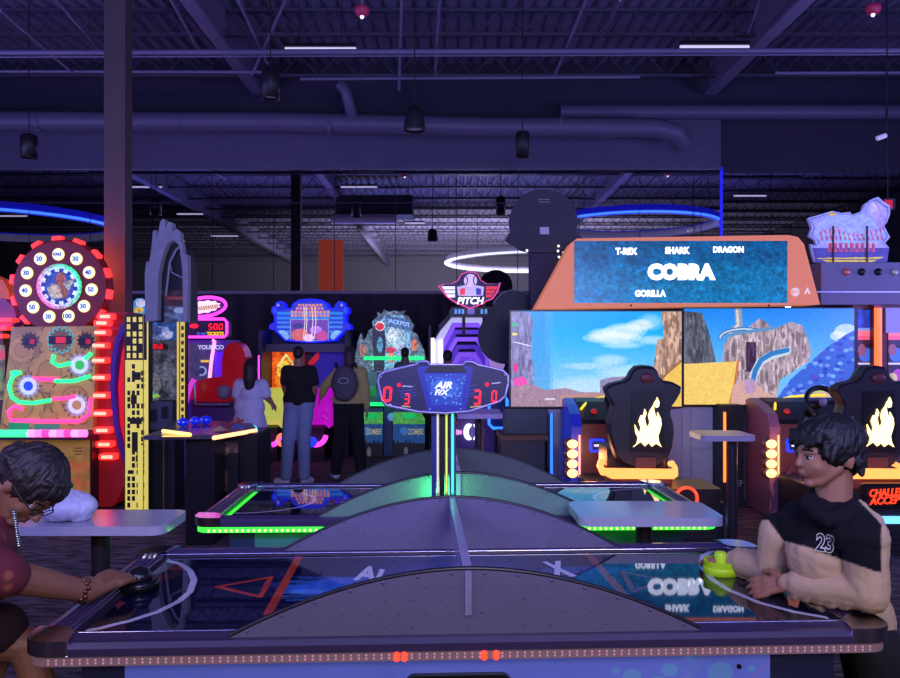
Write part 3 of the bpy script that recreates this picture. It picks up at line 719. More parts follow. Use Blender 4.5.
    em = mat('emblem_red', (96, 40, 40), .5)
    mb = sh(MB()); mb.ball((x(647), Y0 - .005, ZP(378, Y0)), .055, 16, 8, (1.1, .3, .8)); mb.build('head_emblem', em, t)
    mb = sh(MB()); mb.ball((x(667), Y0 - .1, ZP(462, Y0)), .024, 12, 8); mb.build('marker_lamp', orange_m, t)
    # console body with dashboard, on the left of the seat
    Yc = 7.9; xc = lambda px: XP(px, Yc)
    mb = sh(MB()); mb.rbox(xc(579), xc(668), Yc, 8.45, 0, ZP(424, Yc), .04, 3, 'y'); mb.build('console', redbrown, t, bevel=.015)
    mb = MB(); dsh = [(Yc + .02, ZP(424, Yc)), (Yc + .04, ZP(420, Yc)), (8.2, 1.10), (8.32, 1.135), (8.45, 1.12), (8.45, ZP(424, Yc))]
    xr = 668
    mb.loft([[Vector((xc(581) + dx, a, b)) for a, b in dsh], [Vector((xc(xr) + dx, a, b)) for a, b in dsh]]); mb.build('dashboard', blk, t, bevel=.02)
    mb = sh(MB()); q = [P(581, 409, 8.0), P(586, 403, 8.2), P(594, 399.5, 8.3), P(604, 397, 8.35), P(618, 395.5, 8.38), P(640, 395, 8.38)]
    mb.tube(q, .013, 6); mb.build('yellow_trim', glow('yellow_trim', (250, 215, 40), 1.1), t)
    mb = sh(MB()); mb.ball(P(594, 412, 8.05), .034, 12, 8); mb.build('start_button', mat('start_red', (190, 40, 40), .3, emit=(190, 30, 30), k=.5), t)
    c = P(622, 402, 7.75) + V; mb = MB()
    rot = Matrix.Rotation(R(-25), 4, 'X')
    mb.tube([c + rot @ Vector((.15 * math.cos(a), 0, .15 * math.sin(a))) for a in [2 * PI * i / 28 for i in range(28)]], .026, 8, True)
    mb.build('steering_wheel', blk, t)
    m2 = MB(); m2.cyl(c + rot @ Vector((-.15, 0, 0)), c + rot @ Vector((.15, 0, 0)), .018); m2.build('wheel_spoke', blk, t)
    m2 = MB(); m2.ball(c + Vector((0, -.01, 0)), .045, 12, 8, (1, .5, 1)); m2.build('wheel_badge', mat('badge_grey', (150, 150, 160), .4), t)
    m2 = MB(); m2.cyl(c, c + Vector((0, .4, -.16)), .04); m2.build('wheel_hub', satin, t)
    # blue framed button plate on the console side that faces the room
    mb = MB(); a = Vector((xc(589) + dx, 7.18, ZP(438.5, Yc))); b = Vector((xc(604.5) + dx, 7.18, ZP(452, Yc)))
    mb.rbox(a.x, b.x, Yc - .03, Yc + .01, b.z, a.z, .02, 3, 'y'); mb.build('card_reader', glow('reader_blue', (30, 60, 240), .9), t)
    mb = MB(); mb.rbox(a.x + .025, b.x - .025, Yc - .035, Yc - .02, b.z + .025, a.z - .025, .01, 3, 'y'); mb.build('reader_face', mat('reader_dark', (20, 24, 60), .3, emit=(30, 40, 120), k=.6), t)
    mb = MB(); mb.box(a.x + .045, b.x - .045, Yc - .04, Yc - .035, (a.z + b.z) / 2 - .008, (a.z + b.z) / 2 + .012); mb.build('reader_mark', glow('reader_white', (220, 230, 255), 1), t)
    # side wing with four headlights and a bead strip
    mb = MB(); w = [(Yc - .08, 0), (Yc - .08, .88), (Yc, ZP(414, Yc)), (8.15, 1.08), (8.35, 1.13), (8.46, 1.1), (8.46, 0)]
    mb.loft([[Vector((xc(570) + dx, a, b)) for a, b in w], [Vector((xc(580.5) + dx, a, b)) for a, b in w]])
    mb.build('side_wing', mat('wing_blue', (40, 60, 190), .35, emit=(10, 20, 130), k=.35) if dx == 0 else mat('wing_mauve', (150, 100, 112), .35), t, bevel=.015)
    for k in range(4):
        Yh = 7.8; z = ZP((444, 454, 464, 473.5)[k], Yh)
        mb = sh(MB()); mb.ball((XP(572.5, Yh), Yh, z), .05, 14, 8, (1.05, .5, .85)); mb.build('headlight', lens_m, t)
        mb = sh(MB()); mb.ball((XP(570, Yh), Yh + .04, z), .058, 12, 8, (1.1, .7, 1)); mb.build('headlight_cup', mat('cup_chrome', (140, 100, 90), .25, .6), t)
    mb = sh(MB()); xx = XP(579.5, 7.8)
    for k in range(18): mb.ball((xx, 7.8, ZP(436 + k * 2.35, 7.8)), .012, 6, 4)
    mb.build('bead_strip', glow('bead_orange', (255, 170, 110), 1.6), t, kind='stuff')
    if dx > 0:
        fm = mat('flame_print', (90, 60, 95), .5)
        mb = MB(); mb.prism([(xc(569) + dx - .01 + .0, 7.2 + a * .0, 0) for a in ()] or [Vector((XP(570 + a * 1.1, 7.8) + dx, 7.795, ZP(500 + b * 1.1, 7.8))) for a, b in FLAME], (0, .02, 0)); mb.build('flame_decal', fm, t)
    return t
pod(0, 'left racing pod with a glowing flame emblem on its seat, below the left screen')
pod(1.94, 'right racing pod with a glowing flame emblem on its seat, behind the boy')

# ------------------------------------------------------------------ right rear: cartoon cut-out sign, grey cabinet, games behind
t = thing('cutout_sign', 'pale cartoon cut-out sign with ragged edge standing on the grey cabinet at right', 'sign', P(850, 262, 8.95))
out = [(815, 262), (812, 252), (810.5, 244), (817, 246), (815, 240), (809, 236), (812, 228), (808, 218), (822, 214), (832, 211), (841, 213), (850, 212), (852, 215), (862, 211), (864, 205), (872, 199), (878, 197), (884, 202), (890, 206), (890, 214), (887, 222), (884, 226), (888, 234), (890, 237), (885, 243), (889, 248), (887, 262)]
mb = MB(); ppoly(mb, out, 8.95, .05); mb.build('board', mat('sign_lilac', (150, 150, 215), .5, emit=(120, 120, 190), k=.35), t)
cv = Cv(806, 195, 892, 263, 3, (150, 155, 215))
cv.ell(850, 232, 36, 18, (160, 180, 225), .8); cv.poly([(812, 248), (890, 248), (888, 262), (815, 262)], (70, 70, 150)); cv.poly([(816, 258), (884, 257), (870, 263), (830, 263)], (220, 190, 60)); cv.ell(832, 214, 4, 1.8, (230, 200, 60))
cv.ell(878, 212, 8, 9, (180, 165, 220)); cv.ell(882, 222, 6, 8, (165, 150, 215)); cv.ell(873, 208, 4, 5, (195, 185, 230)); cv.ell(846, 236, 7, 7, (160, 200, 235))
rs = np.random.RandomState(2)
for i in range(14):
    x = 820 + i * 4.6; cv.line([(x, 232 - 3 * math.sin(i * .6)), (x + 2.6, 240)], 1.6, (150, 90, 150)); cv.line([(x + 2.5, 230 - 3 * math.sin(i * .6)), (x + .5, 240)], 1.1, (205, 130, 150))
for i in range(9):
    x = 828 + i * 5.4; cv.rect(x, 243, x + 3.6, 252, (196, 78, 96)); cv.rect(x + 1.2, 245, x + 2.2, 250, (90, 50, 110))
cv.noise(.12, 2, 5)
ins = cv.mask_poly([(450 + (x - 450) * 1, y) for x, y in out])
# darker ragged outline inside the edge
ci = np.array([(850 + (x - 850) * .95, 232 + (y - 232) * .93) for x, y in out]); m_in = cv.mask_poly([tuple(p) for p in ci]); ci2 = [(850 + (x - 850) * .93, 232 + (y - 232) * .905) for x, y in out]; m2_ = cv.mask_poly(ci2)
cv.put(m_in & ~m2_, (60, 62, 120), .9)
cv.build('sign_print', 8.95, painted('lit_print', .55), t, dy=-.004, inside=ins)
for px in (833, 867): MB().box(XP(px - .7, 8.93), XP(px + .7, 8.93), 8.92, 8.935, ZP(262, 8.93), ZP(226, 8.93)).build('stay_rod', blk, t)
t = thing('prize_cabinet', 'grey cabinet with a row of round dials below the cartoon cut-out sign', 'cabinet', (XP(870, 8.95), 9.2, 0))
gcab = mat('cabinet_grey', (122, 120, 146), .5, bscale=5)
a, b = P(821, 262, 8.9), P(985, 305, 8.9)
MB().box(a.x, b.x, 8.9, 9.5, b.z, a.z).build('upper_box', gcab, t, bevel=.01)
MB().box(a.x - .05, b.x, 8.88, 8.91, ZP(292, 8.9) - .006, ZP(292, 8.9) + .006).build('trim_line', mat('pale_trim', (190, 190, 215), .3, .3), t)
for px, rgb in ((846, (210, 130, 120)), (861.5, (30, 30, 36)), (878, (30, 30, 36)), (894, (190, 190, 170))):
    mb = MB(); mb.lathe((XP(px, 8.9), 8.9, ZP(272, 8.9)), [(.001, .03), (.03, .03), (.042, .01), (.042, -.01), (.001, -.01)], 18, 'y')
    mb.build('dial', mat('dial_%d' % rgb[0], rgb, .35, .3), t)
cbrn = mat('cabinet_brown', (120, 76, 74), .5)
a2 = P(857, 305, 8.9)
t2 = thing('arcade_cabinet', 'brown cabinet with an upright red neon bar behind the right racing screen', 'arcade machine', (XP(880, 8.9), 9.2, 0))
MB().box(XP(855, 8.9), XP(940, 8.9), 8.95, 9.6, 0, ZP(303, 8.9)).build('body', cbrn, t2)
for (xa, xb) in ((857, 872), (887.5, 906)):
    cv = Cv(xa, 310, xb, 385, 2.5, (38, 30, 60)); cv.rect(xa, 310, xb, 331, (24, 70, 190)); cv.noise(.3, 3, 3); cv.rect(xa, 331, xb, 336, (240, 120, 130)); cv.rect(xa, 328, xb - 2, 331, (150, 190, 240), .7)
    cv.rect(xa, 336, xb, 340, (230, 90, 120)); cv.ell(xa + 8, 355, 7, 7, (60, 110, 210)); cv.ell(xa + 4, 350, 4, 6, (130, 80, 110)); cv.rect(xa, 363, xb, 365, (200, 200, 230)); cv.ell(xa + 10, 375, 6, 6, (160, 70, 170)); cv.ell(xa + 4, 378, 5, 5, (220, 220, 120), .7)
    cv.build('screen', 8.95, painted('lit_art', .8), t2, dy=-.02)
MB().box(XP(887, 8.9), XP(907, 8.9), 8.925, 8.95, ZP(333, 8.95), ZP(308, 8.95)).build('screen_frame', mat('pale_frame', (190, 200, 225), .4), t2)
MB().box(XP(856, 8.9), XP(873, 8.9), 8.932, 8.95, ZP(385, 8.95), ZP(309, 8.95)).build('screen_frame', blk, t2)
MB().cyl(P(878, 308, 8.8), P(878, 383, 8.8), .038, n=10).build('neon_bar', glow('neon_red_orange', (255, 95, 45), 2.2), t2)
MB().box(XP(874, 8.84), XP(882, 8.84), 8.84, 8.95, ZP(386, 8.84), ZP(305, 8.84)).build('bar_channel', mat('channel_red', (140, 30, 24), .4), t2)

# ------------------------------------------------------------------ black totem with a round head; black clover-shaped sign back
t = thing('totem_sign', 'black pillar with a big round head and a small white sticker, behind the orange board', 'sign', (XP(545, 9.2), 9.3, 0))
tb = mat('totem_black', (40, 42, 60), .6, bscale=10)
MB().box(XP(531, 9.2), XP(562, 9.2), 9.2, 9.5, 0, ZP(250, 9.2)).build('pillar', mat('totem_navy', (28, 28, 66), .6), t)
hd = arc(543, 222, 33, 33, 200, -20, 24)
pts = [(531, 253), (520, 250), (505, 240)] + arc(543, 223, 34, 33, 165, 375, 26) + [(582, 240), (568, 250), (556, 253)]
mb = MB(); ppoly(mb, pts, 9.2, .12, -.06); mb.build('round_head', tb, t)
mb = MB()
for r_ in range(2):
    for k in range(6): p = P(539 + k * 1.9 + r_ * .6, 199.5 + r_ * 2.5, 9.13); mb.ball(p, .007, 6, 4)
mb.build('vent_holes', mat('pale_hole', (190, 195, 210), .5), t)
MB().box(XP(540, 9.12), XP(549, 9.12), 9.125, 9.14, ZP(234, 9.12), ZP(227, 9.12)).build('sticker', mat('sticker_white', (190, 195, 205), .5), t)
for px, py in ((527, 250.5), (558, 251), (559, 257), (558.5, 246)): MB().ball(P(px, py, 9.1), .014, 8, 6).build('marker_light', glow('tiny_white', (255, 245, 235), 1.5), t)
t = thing('cutout_board', 'black board of rounded lobes between the baseball pitch game and the left racing screen', 'sign', (XP(510, 9.8), 9.8, 0))
bk = mat('board_back', (30, 34, 52), .55, bscale=10)
pts = arc(514, 312, 22, 22, 200, 345, 14) + [(540, 330), (542, 440), (528, 440)] + arc(522, 383, 20, 22, 170, 262, 8) + [(517, 358)] + arc(505, 337, 27, 27, 70, 250, 18)
mb = MB(); ppoly(mb, pts, 9.8, .06); mb.build('board', bk, t)
mb = MB(); ptube(mb, arc(514, 312, 22, 22, 200, 345, 14), 9.78, .008); mb.build('edge_trim', mat('edge_silver', (120, 125, 150), .3, .6), t)
MB().box(XP(529, 9.8), XP(543, 9.8), 9.85, 9.95, 0, ZP(420, 9.8)).build('stand', bk, t)
# ------------------------------------------------------------------ games along the back wall
YG = 12.4
neonp = glow('neon_pink', (255, 60, 220), 2.2); neonv = glow('neon_violet', (190, 90, 255), 1.8); greenbar = glow('neon_green', (20, 230, 110), 1.6)
dig_red = glow('digit_red', (255, 25, 40), 1.8); cabn = mat('cabinet_navy', (34, 34, 70), .5, bscale=6)
# driving shooter with blue scroll marquee
t = thing('arcade_machine', 'wide arcade machine with a blue glowing scrolled marquee behind the man in black', 'arcade machine', (XP(310, YG), YG + .5, 0))
def sym(pts, cx): return pts + [(2 * cx - x, y) for x, y in reversed(pts)]
cx = 310
half = [(310, 343), (296, 342), (285, 341), (279, 335), (274, 330), (269, 329), (269.5, 325), (274, 322), (274, 315), (271, 312), (272, 307), (275, 306), (276, 302), (281, 301), (284, 304), (284, 308), (291, 308), (293, 303), (299, 299.5), (310, 298.5)]
mb = MB(); ppoly(mb, sym(half, cx)[:-1], YG - .1, .3); mb.build('marquee', mat('marquee_blue', (30, 40, 220), .4, emit=(16, 26, 235), k=.9), t)
cv = Cv(268, 297, 352, 344, 3, (20, 30, 200))
cv.poly(sym([(310, 340), (290, 338), (279, 333), (276, 312), (284, 310), (296, 303), (310, 301)], cx), (20, 60, 190))
for k in range(5): cv.rect(277, 312 + k * 4.6, 343, 314.6 + k * 4.6, (40 + 12 * k, 140, 215), .8)
cv.ell(284, 335, 6, 4, (150, 205, 240), .8, rot=35); cv.ell(336, 335, 6, 4, (150, 205, 240), .8, rot=-35)
for sx in (-1, 1):
    cv.ell(310 + sx * 32, 305, 3.2, 3.2, (20, 20, 120)); cv.ell(310 + sx * 36, 310, 2.8, 2.8, (30, 90, 230)); cv.ell(310 + sx * 37, 326, 3, 3, (40, 40, 190)); cv.ell(310 + sx * 32, 305, 1.6, 1.6, (120, 150, 255))
for r_, (xa, xb) in enumerate(((298, 322), (296, 324), (291, 329), (291, 329))):
    x = xa
    while x < xb: cv.rect(x, 304 + r_ * 3.4, x + 2.6, 306.4 + r_ * 3.4, (232, 140, 100)); x += 3.6
cv.rect(290, 319, 329, 341.5, (130, 150, 190)); cv.rect(291, 320, 328, 340.5, (110, 70, 165))
cv.ell(300, 335, 9, 6, (220, 110, 110)); cv.ell(316, 330, 6, 4, (190, 130, 230)); cv.ell(298, 326, 5, 3, (60, 60, 130)); cv.ell(322, 336, 6, 5, (200, 80, 150)); cv.ell(309, 338, 5, 4, (240, 200, 230))
for x in (304, 306, 312, 315): cv.line([(x, 306), (x + 1, 322), (x - .6, 339)], .7, (245, 225, 190))
cv.noise(.1, 1.5, 8)
ins = cv.mask_poly([(310 + (x - 310) * .95, 321 + (y - 321) * .93) for x, y in sym(half, cx)])
cv.build('marquee_art', YG - .1, painted('lit_art', .8), t, dy=-.01, inside=ins)
MB().box(XP(268, YG), XP(350, YG), YG + .25, YG + 1.0, 0, ZP(330, YG)).build('back_wall', cabn, t)
for px in (267.5, 350.5): 
    MB().box(XP(px - 1.4, YG), XP(px + 1.4, YG), YG - .5, YG + 1.0, 0, ZP(331, YG)).build('side_panel', cabn, t)
MB().box(XP(266.2, YG), XP(267.2, YG), YG - .53, YG - .5, ZP(378, YG), ZP(355, YG)).build('edge_neon', neonp, t)
MB().box(XP(269, YG), XP(349, YG), YG - .2, YG + .3, ZP(352, YG), ZP(344, YG)).build('hood', mat('hood_grey', (90, 86, 110), .5), t)
cv = Cv(272, 352, 301, 402, 3, (235, 90, 20)); cv.noise(.3, 4, 3); cv.ell(286, 380, 10, 22, (255, 150, 40), .7); cv.ell(284, 370, 7, 9, (250, 210, 80), .8); cv.line([(278, 366), (286, 355), (295, 366)], 2, (235, 225, 120)); cv.line([(280, 371), (292, 371)], 1.5, (170, 110, 20)); cv.noise(.35, 1.4, 5)
cv.build('screen', YG + .2, painted('lit_art', .8), t)
MB().box(XP(271, YG), XP(302, YG), YG + .21, YG + .3, ZP(405, YG), ZP(350, YG)).build('screen_frame', mat('frame_red', (150, 30, 20), .4, emit=(120, 16, 8), k=.5), t)
MB().box(XP(312, YG), XP(343, YG), YG + .2, YG + .3, ZP(402, YG), ZP(348, YG)).build('inner_wall', mat('violet_wall', (50, 40, 170), .5, emit=(30, 20, 140), k=.5), t)
mb = MB(); ppoly(mb, [(308, 362), (318, 352), (319, 358), (310, 368)], YG + .1, .08); mb.build('red_wedge', mat('wedge_red', (210, 30, 30), .4, emit=(190, 20, 20), k=.6), t)
for (xa, xb, rgb, em, lb) in ((257, 285, (226, 226, 130), (190, 200, 80), 'yellow glowing pod shell'), (300, 331, (200, 40, 200), (190, 10, 190), 'magenta glowing pod shell')):
    mb = MB(); cxp = (xa + xb) / 2
    for k in range(1): pass
    pr = [(11.3, .62), (11.35, .72), (11.7, .82), (12.2, 1.0), (12.3, .5), (11.4, .5)]
    mb.loft([[Vector((XP(xa, 11.6), y, z)) for y, z in pr], [Vector((XP(xa + 4, 11.6), y, z + .05)) for y, z in pr], [Vector((XP(xb - 4, 11.6), y, z + .05)) for y, z in pr], [Vector((XP(xb, 11.6), y, z)) for y, z in pr]])
    mb.build('pod_shell', mat('shell_%d' % rgb[0], rgb, .35, emit=em, k=.75), t, bevel=.03, label=lb)
    MB().box(XP(xa + 3, 11.9), XP(xb - 3, 11.9), 11.55, 12.5, 0, .5).build('pod_base', satin, t)
    mb = MB(); ptube(mb, arc(cxp, 434, (xb - xa) / 2 - 5, 11, 172, 8, 14), 11.45, .035); mb.build('neon_smile', neonp, t)
    mb = MB(); ptube(mb, [(xa + 1, 430), (xa + 3, 446), (xa + 8, 452)], 11.5, .02); mb.build('edge_light', neonv, t)
mb = MB(); ptube(mb, arc(282, 440, 4, 5, 90, 300, 12), 11.4, .03); mb.build('ring_lamp', glow('ring_coral', (255, 100, 90), 2), t)
MB().lathe(P(312, 442, 11.4), [(.001, .03), (.06, .03), (.075, 0), (.001, -.01)], 18, 'y').build('round_lamp', glow('round_blue', (30, 60, 255), 1.2), t)
MB().box(XP(286, 11.9), XP(299, 11.9), 11.7, 12.4, 0, .65).build('centre_console', cabn, t)

# zombie jackpot machine with green light bars
t = thing('arcade_machine', 'jackpot arcade machine with green light bars and a jagged stone sign', 'arcade machine', (XP(388, YG), YG + .5, 0))
jag = [(353, 372), (356, 352), (358, 340), (361, 333), (363, 341), (366, 338), (369, 330), (373, 328), (372, 322), (378, 316), (377, 312), (382, 314), (384, 309.5), (389, 312), (395, 310.5), (399, 312), (405, 310.5), (403, 315), (408, 316), (414, 325), (412, 331), (417, 334), (420, 342), (424, 350), (426, 362), (427, 372)]
mb = MB(); ppoly(mb, jag, YG, .2); mb.build('sign', mat('stone_sign', (120, 130, 130), .6, emit=(60, 70, 80), k=.4), t)
cv = Cv(352, 308, 428, 373, 3, (86, 104, 116)); cv.noise(.35, 3, 6)
cv.poly([(374, 330), (384, 316), (402, 315), (411, 326), (410, 370), (372, 370)], (110, 160, 190)); cv.ell(396, 338, 10, 12, (150, 180, 190)); cv.ell(393, 336, 6, 8, (210, 225, 225), .8)
cv.poly([(372, 330), (378, 322), (384, 321), (386, 345), (384, 371), (374, 371)], (46, 40, 60)); cv.ell(380, 326, 5, 5, (225, 225, 220), .9, inner=.6); cv.ell(380, 326.5, 4, 3.6, (225, 40, 60)); cv.ell(380, 345, 3, 8, (80, 140, 170))
cv.poly([(386, 315), (412, 320), (412, 331), (386, 326)], (60, 84, 120), .8)
for k, (x, y) in enumerate(((365, 325), (363, 350), (414, 345), (418, 358), (400, 350), (404, 360), (391, 357))): cv.ell(x, y, 3.5, 6, [(170, 150, 190), (200, 120, 90), (230, 110, 70), (90, 160, 170)][k % 4], .8)
cv.ell(391, 350, 5, 3, (225, 50, 80)); cv.noise(.4, 1.2, 16)
ins = cv.mask_poly(jag); cv.build('sign_art', YG, painted('lit_art', .8), t, dy=-.006, inside=ins)
c = [P(388, 318, YG), P(410, 323, YG), P(410, 329, YG), P(388, 323.5, YG)]
for q in c: q.y -= .04
ptext('lettering', 'JACKPOT', c, mat('jackpot_letters', (190, 215, 250), .4, emit=(150, 190, 250), k=1.0, var=0), t, bold=.02)
for y0, yy in ((358, YG - .15), (404, YG - .3)):
    mb = MB(); mb.box(XP(364, yy), XP(424, yy), yy, yy + .05, ZP(y0 + 2, yy), ZP(y0 - 1.5, yy)); mb.build('light_bar', greenbar, t)
MB().box(XP(358, YG), XP(426, YG), YG + .02, YG + 1.0, 0, ZP(358, YG)).build('body', mat('cabinet_teal_dark', (40, 66, 76), .5), t)
cv = Cv(363, 360, 425, 403, 2, (48, 92, 104)); cv.noise(.4, 5, 3); cv.rect(371, 366, 378, 372, (220, 220, 40)); cv.rect(369, 386, 376, 396, (20, 170, 90)); cv.ell(395, 380, 14, 14, (90, 140, 150), .7); cv.ell(372, 378, 5, 12, (120, 170, 180), .5)
cv.build('play_field', YG, painted('lit_dim', .3), t)
for (xa, xb) in ((361, 383), (393, 425)):
    MB().box(XP(xa, YG - .25), XP(xb, YG - .25), YG - .25, YG, ZP(458, YG - .25), ZP(408, YG - .25)).build('front_panel', mat('panel_navy', (24, 38, 60), .5), t)
    cv = Cv(xa, 408, xb, 460, 3, (28, 56, 92)); cv.rect(xa, 412, xb, 424, (90, 190, 80)); cv.ell((xa + xb) / 2, 416, 8, 3, (20, 230, 110)); cv.rect(xa, 424, xb, 443, (34, 84, 140)); cv.rect(xa, 443, xb, 460, (22, 22, 34)); cv.ell((xa + xb) / 2 - 5, 431, 4, 4.5, (70, 130, 190), .8)
    for k in range(6): cv.rect(xa + k * 4, 440 + (k % 3), xa + k * 4 + 2, 445, (20, 24, 40))
    cv.ell((xa + xb) / 2 - 3, 452, 2, 5, (130, 120, 120), .8); cv.noise(.15, 1.5, 4)
    cv.build('panel_art', YG - .25, painted('lit_dim2', .45), t, dy=-.006)
    text('lettering', 'ZOMBIE', xb - 17 if xb - 17 > xa else xa + 2, 428.5, xb - 1.5, 434.5, YG - .25, mat('zombie_letters', (190, 190, 140), .5, emit=(160, 160, 110), k=.6, var=0), t, dy=-.014, bold=.02)
MB().box(XP(384, YG - .2), XP(392.5, YG - .2), YG - .2, YG, 0, ZP(404, YG - .2)).build('centre_strip', mat('strip_blue', (60, 90, 130), .5), t)
MB().lathe(P(391.5, 417, YG - .22), [(.001, .02), (.06, .02), (.06, -.01), (.001, -.01)], 20, 'y').build('round_badge', mat('badge_blue', (130, 190, 225), .4, emit=(90, 150, 200), k=.6), t)

# baseball pitch tunnel
YP = 12.2
t = thing('pitching_game', 'purple lit octagonal tunnel game under a winged baseball sign reading PITCH', 'arcade machine', (XP(475, YP), YP + .8, 0))
wh = mat('white_shell', (200, 200, 225), .4, emit=(190, 185, 235), k=.75)
def octo(cx, cy, rx, ry): return [(cx - rx, cy + ry), (cx - rx, cy - ry * .42), (cx - rx * .5, cy - ry), (cx + rx * .5, cy - ry), (cx + rx, cy - ry * .42), (cx + rx, cy + ry)]
def octring(mb, cx, cy, rx, ry, w, Ya, d):
    A = octo(cx, cy, rx, ry); B = octo(cx, cy, rx - w, ry - w * .9); B[0] = (B[0][0], A[0][1]); B[-1] = (B[-1][0], A[-1][1])
    for k in range(len(A) - 1): ppoly(mb, [A[k], A[k + 1], B[k + 1], B[k]], Ya, d)
mb = MB(); octring(mb, 466, 366, 34, 50, 7, YP, .25); mb.build('outer_frame', wh, t)
mb = MB(); octring(mb, 466, 366, 36, 52, 2, YP - .02, .2); mb.build('frame_edge', satin, t)
MB().box(XP(431, YP), XP(434.5, YP), YP - .03, YP, ZP(400, YP), ZP(338, YP)).build('light_slot', glow('white_slot', (255, 245, 255), 1.5), t)
MB().box(XP(439, YP), XP(443, YP), YP - .03, YP, ZP(400, YP), ZP(340, YP)).build('light_slot', glow('white_slot', (255, 245, 255), 1.5), t)
for k, (rx, ry) in enumerate(((28, 44), (26, 39), (23.5, 33.5), (20, 27.5), (16.5, 21.5), (12.5, 15.5))):
    mb = MB(); octring(mb, 467, 367 + k * 1.8, rx, ry, 4.6, YP + .25 + k * .16, .16)
    c = [(122, 70, 220), (80, 40, 170), (140, 86, 235), (70, 36, 150), (130, 80, 215), (90, 50, 170)][k]
    mb.build('tunnel_ring', mat('tunnel_%d' % k, c, .4, emit=c, k=.75), t)
cv = Cv(455, 352, 490, 402, 2, (110, 70, 200)); cv.ell(472, 384, 9, 16, (210, 130, 170), .6); cv.ell(472, 388, 5, 10, (180, 70, 120), .8); cv.noise(.15, 2, 2)
cv.build('back_image', YP + 1.2, painted('lit_art', .8), t)
mb = MB(); ppoly(mb, octo(467, 370, 34, 46), YP + 1.25, .1); mb.build('back_panel', cabn, t)
MB().box(XP(432, YP), XP(508, YP), YP - .15, YP + 1.3, 0, ZP(410, YP)).build('base', mat('base_violet', (70, 50, 120), .5), t)
mb = MB(); ppoly(mb, [(488, 350), (502, 358), (505, 365), (502, 372), (503, 400), (496, 400), (490, 372)], YP - .1, .1); mb.build('wing_panel', mat('wing_lilac', (190, 160, 215), .4, emit=(180, 140, 220), k=.6), t)
mb = MB(); ppoly(mb, [(449, 311), (452, 307), (500, 307), (502, 317), (450, 317)], YP - .25, .3); mb.build('score_box', mat('score_black', (24, 24, 32), .4), t)
for x in (454.5, 458, 461.5, 480, 484): MB().box(XP(x, YP), XP(x + 2.4, YP), YP - .27, YP - .25, ZP(314.5, YP), ZP(310, YP)).build('score_digit', glow('score_cyan', (90, 150, 220), .8), t)
mb = MB(); mb.rbox(XP(467, YP), XP(474, YP), YP - .28, YP - .25, ZP(315, YP), ZP(309, YP), .02, 2, 'y'); mb.build('score_logo', mat('logo_lilac', (120, 110, 190), .4, emit=(110, 100, 190), k=.6), t)
mb = MB(); ppoly(mb, [(438, 325), (449, 315), (451, 318), (440, 331)], YP - .1, .15); mb.build('slanted_bar', mat('bar_grey', (60, 58, 80), .5), t)
# winged sign
Yw = YP - .3
wing = [(438, 286), (443, 284), (452, 283.5), (458, 280), (461, 274), (467, 271.5), (473, 271.5), (478, 274), (481, 280), (487, 283.5), (495, 283.5), (501, 282.5), (498, 292), (493, 299), (487, 301), (485, 303), (470, 309), (456, 303), (451, 300), (446, 296)]
mb = MB(); ppoly(mb, wing, Yw, .12); mb.build('sign_board', glow('sign_pink_edge', (235, 70, 150), .9), t)
def sc(pts, cx, cy, k): return [(cx + (x - cx) * k, cy + (y - cy) * k) for x, y in pts]
mb = MB(); ppoly(mb, sc(wing, 470, 289, .94), Yw, .02, -.015); mb.build('sign_field', mat('sign_navy', (34, 26, 84), .4, emit=(20, 16, 70), k=.4), t)
white_s = glow('sign_white', (240, 235, 250), 1.0); red_s = glow('sign_red', (225, 50, 70), .9)
for k in range(3):
    mb = MB(); ppoly(mb, [(441.5 + k * 2.4, 286.5 + k * 4), (455, 286.5 + k * 4), (455, 289.5 + k * 4), (443.5 + k * 2.4, 289.5 + k * 4)], Yw, .02, -.03); mb.build('wing_feather', white_s, t)
    mb = MB(); ppoly(mb, [(486, 286.5 + k * 4), (498 - k * 2.4, 286.5 + k * 4), (496 - k * 2.4, 289.5 + k * 4), (486, 289.5 + k * 4)], Yw, .02, -.03); mb.build('wing_feather', red_s, t)
mb = MB(); ppoly(mb, [(457, 287), (470, 284), (484, 287), (483, 295.5), (470, 296), (458, 295.5)], Yw, .02, -.03); mb.build('shield', mat('shield_lilac', (200, 190, 230), .4, emit=(190, 175, 230), k=.8), t)
mb = MB(); ppoly(mb, [(460, 289), (465, 288), (465, 295), (460, 295)], Yw, .015, -.04); mb.build('shield_mark', red_s, t)
mb = MB(); ppoly(mb, [(476, 288), (481, 289), (481, 295), (476, 295)], Yw, .015, -.04); mb.build('shield_mark', mat('mark_blue', (60, 50, 170), .4, emit=(60, 50, 170), k=.7), t)
mb = MB(); mb.ball(P(470.5, 280.5, Yw - .02), .098, 24, 14, (1, .35, 1)); ball_ = mb.build('baseball', mat('ball_lilac', (225, 205, 245), .4, emit=(220, 195, 245), k=.8), t)
for sgn in (-1, 1):
    mb = MB(); ptube(mb, arc(470.5 + sgn * 8, 280.5, 5, 6, 130 if sgn > 0 else -50, 230 if sgn > 0 else 50, 10), Yw - .055, .008); mb.build('seam', mat('seam_dark', (90, 40, 110), .4), ball_)
text('lettering', 'PITCH', 457, 297.3, 484, 304.5, Yw, glow('pitch_white', (255, 255, 255), 1.4), t, dy=-.05, bold=.025, shear=.25, depth=.02)
for px in (462, 482): MB().box(XP(px, YP), XP(px + 3, YP), YP - .22, YP - .12, ZP(335, YP), ZP(302, YP)).build('sign_post', satin, t)
MB().box(XP(428.5, YP), XP(431, YP), YP, YP + .3, 0, ZP(325, YP)).build('side_cabinet', mat('side_dark', (36, 34, 60), .5), t)
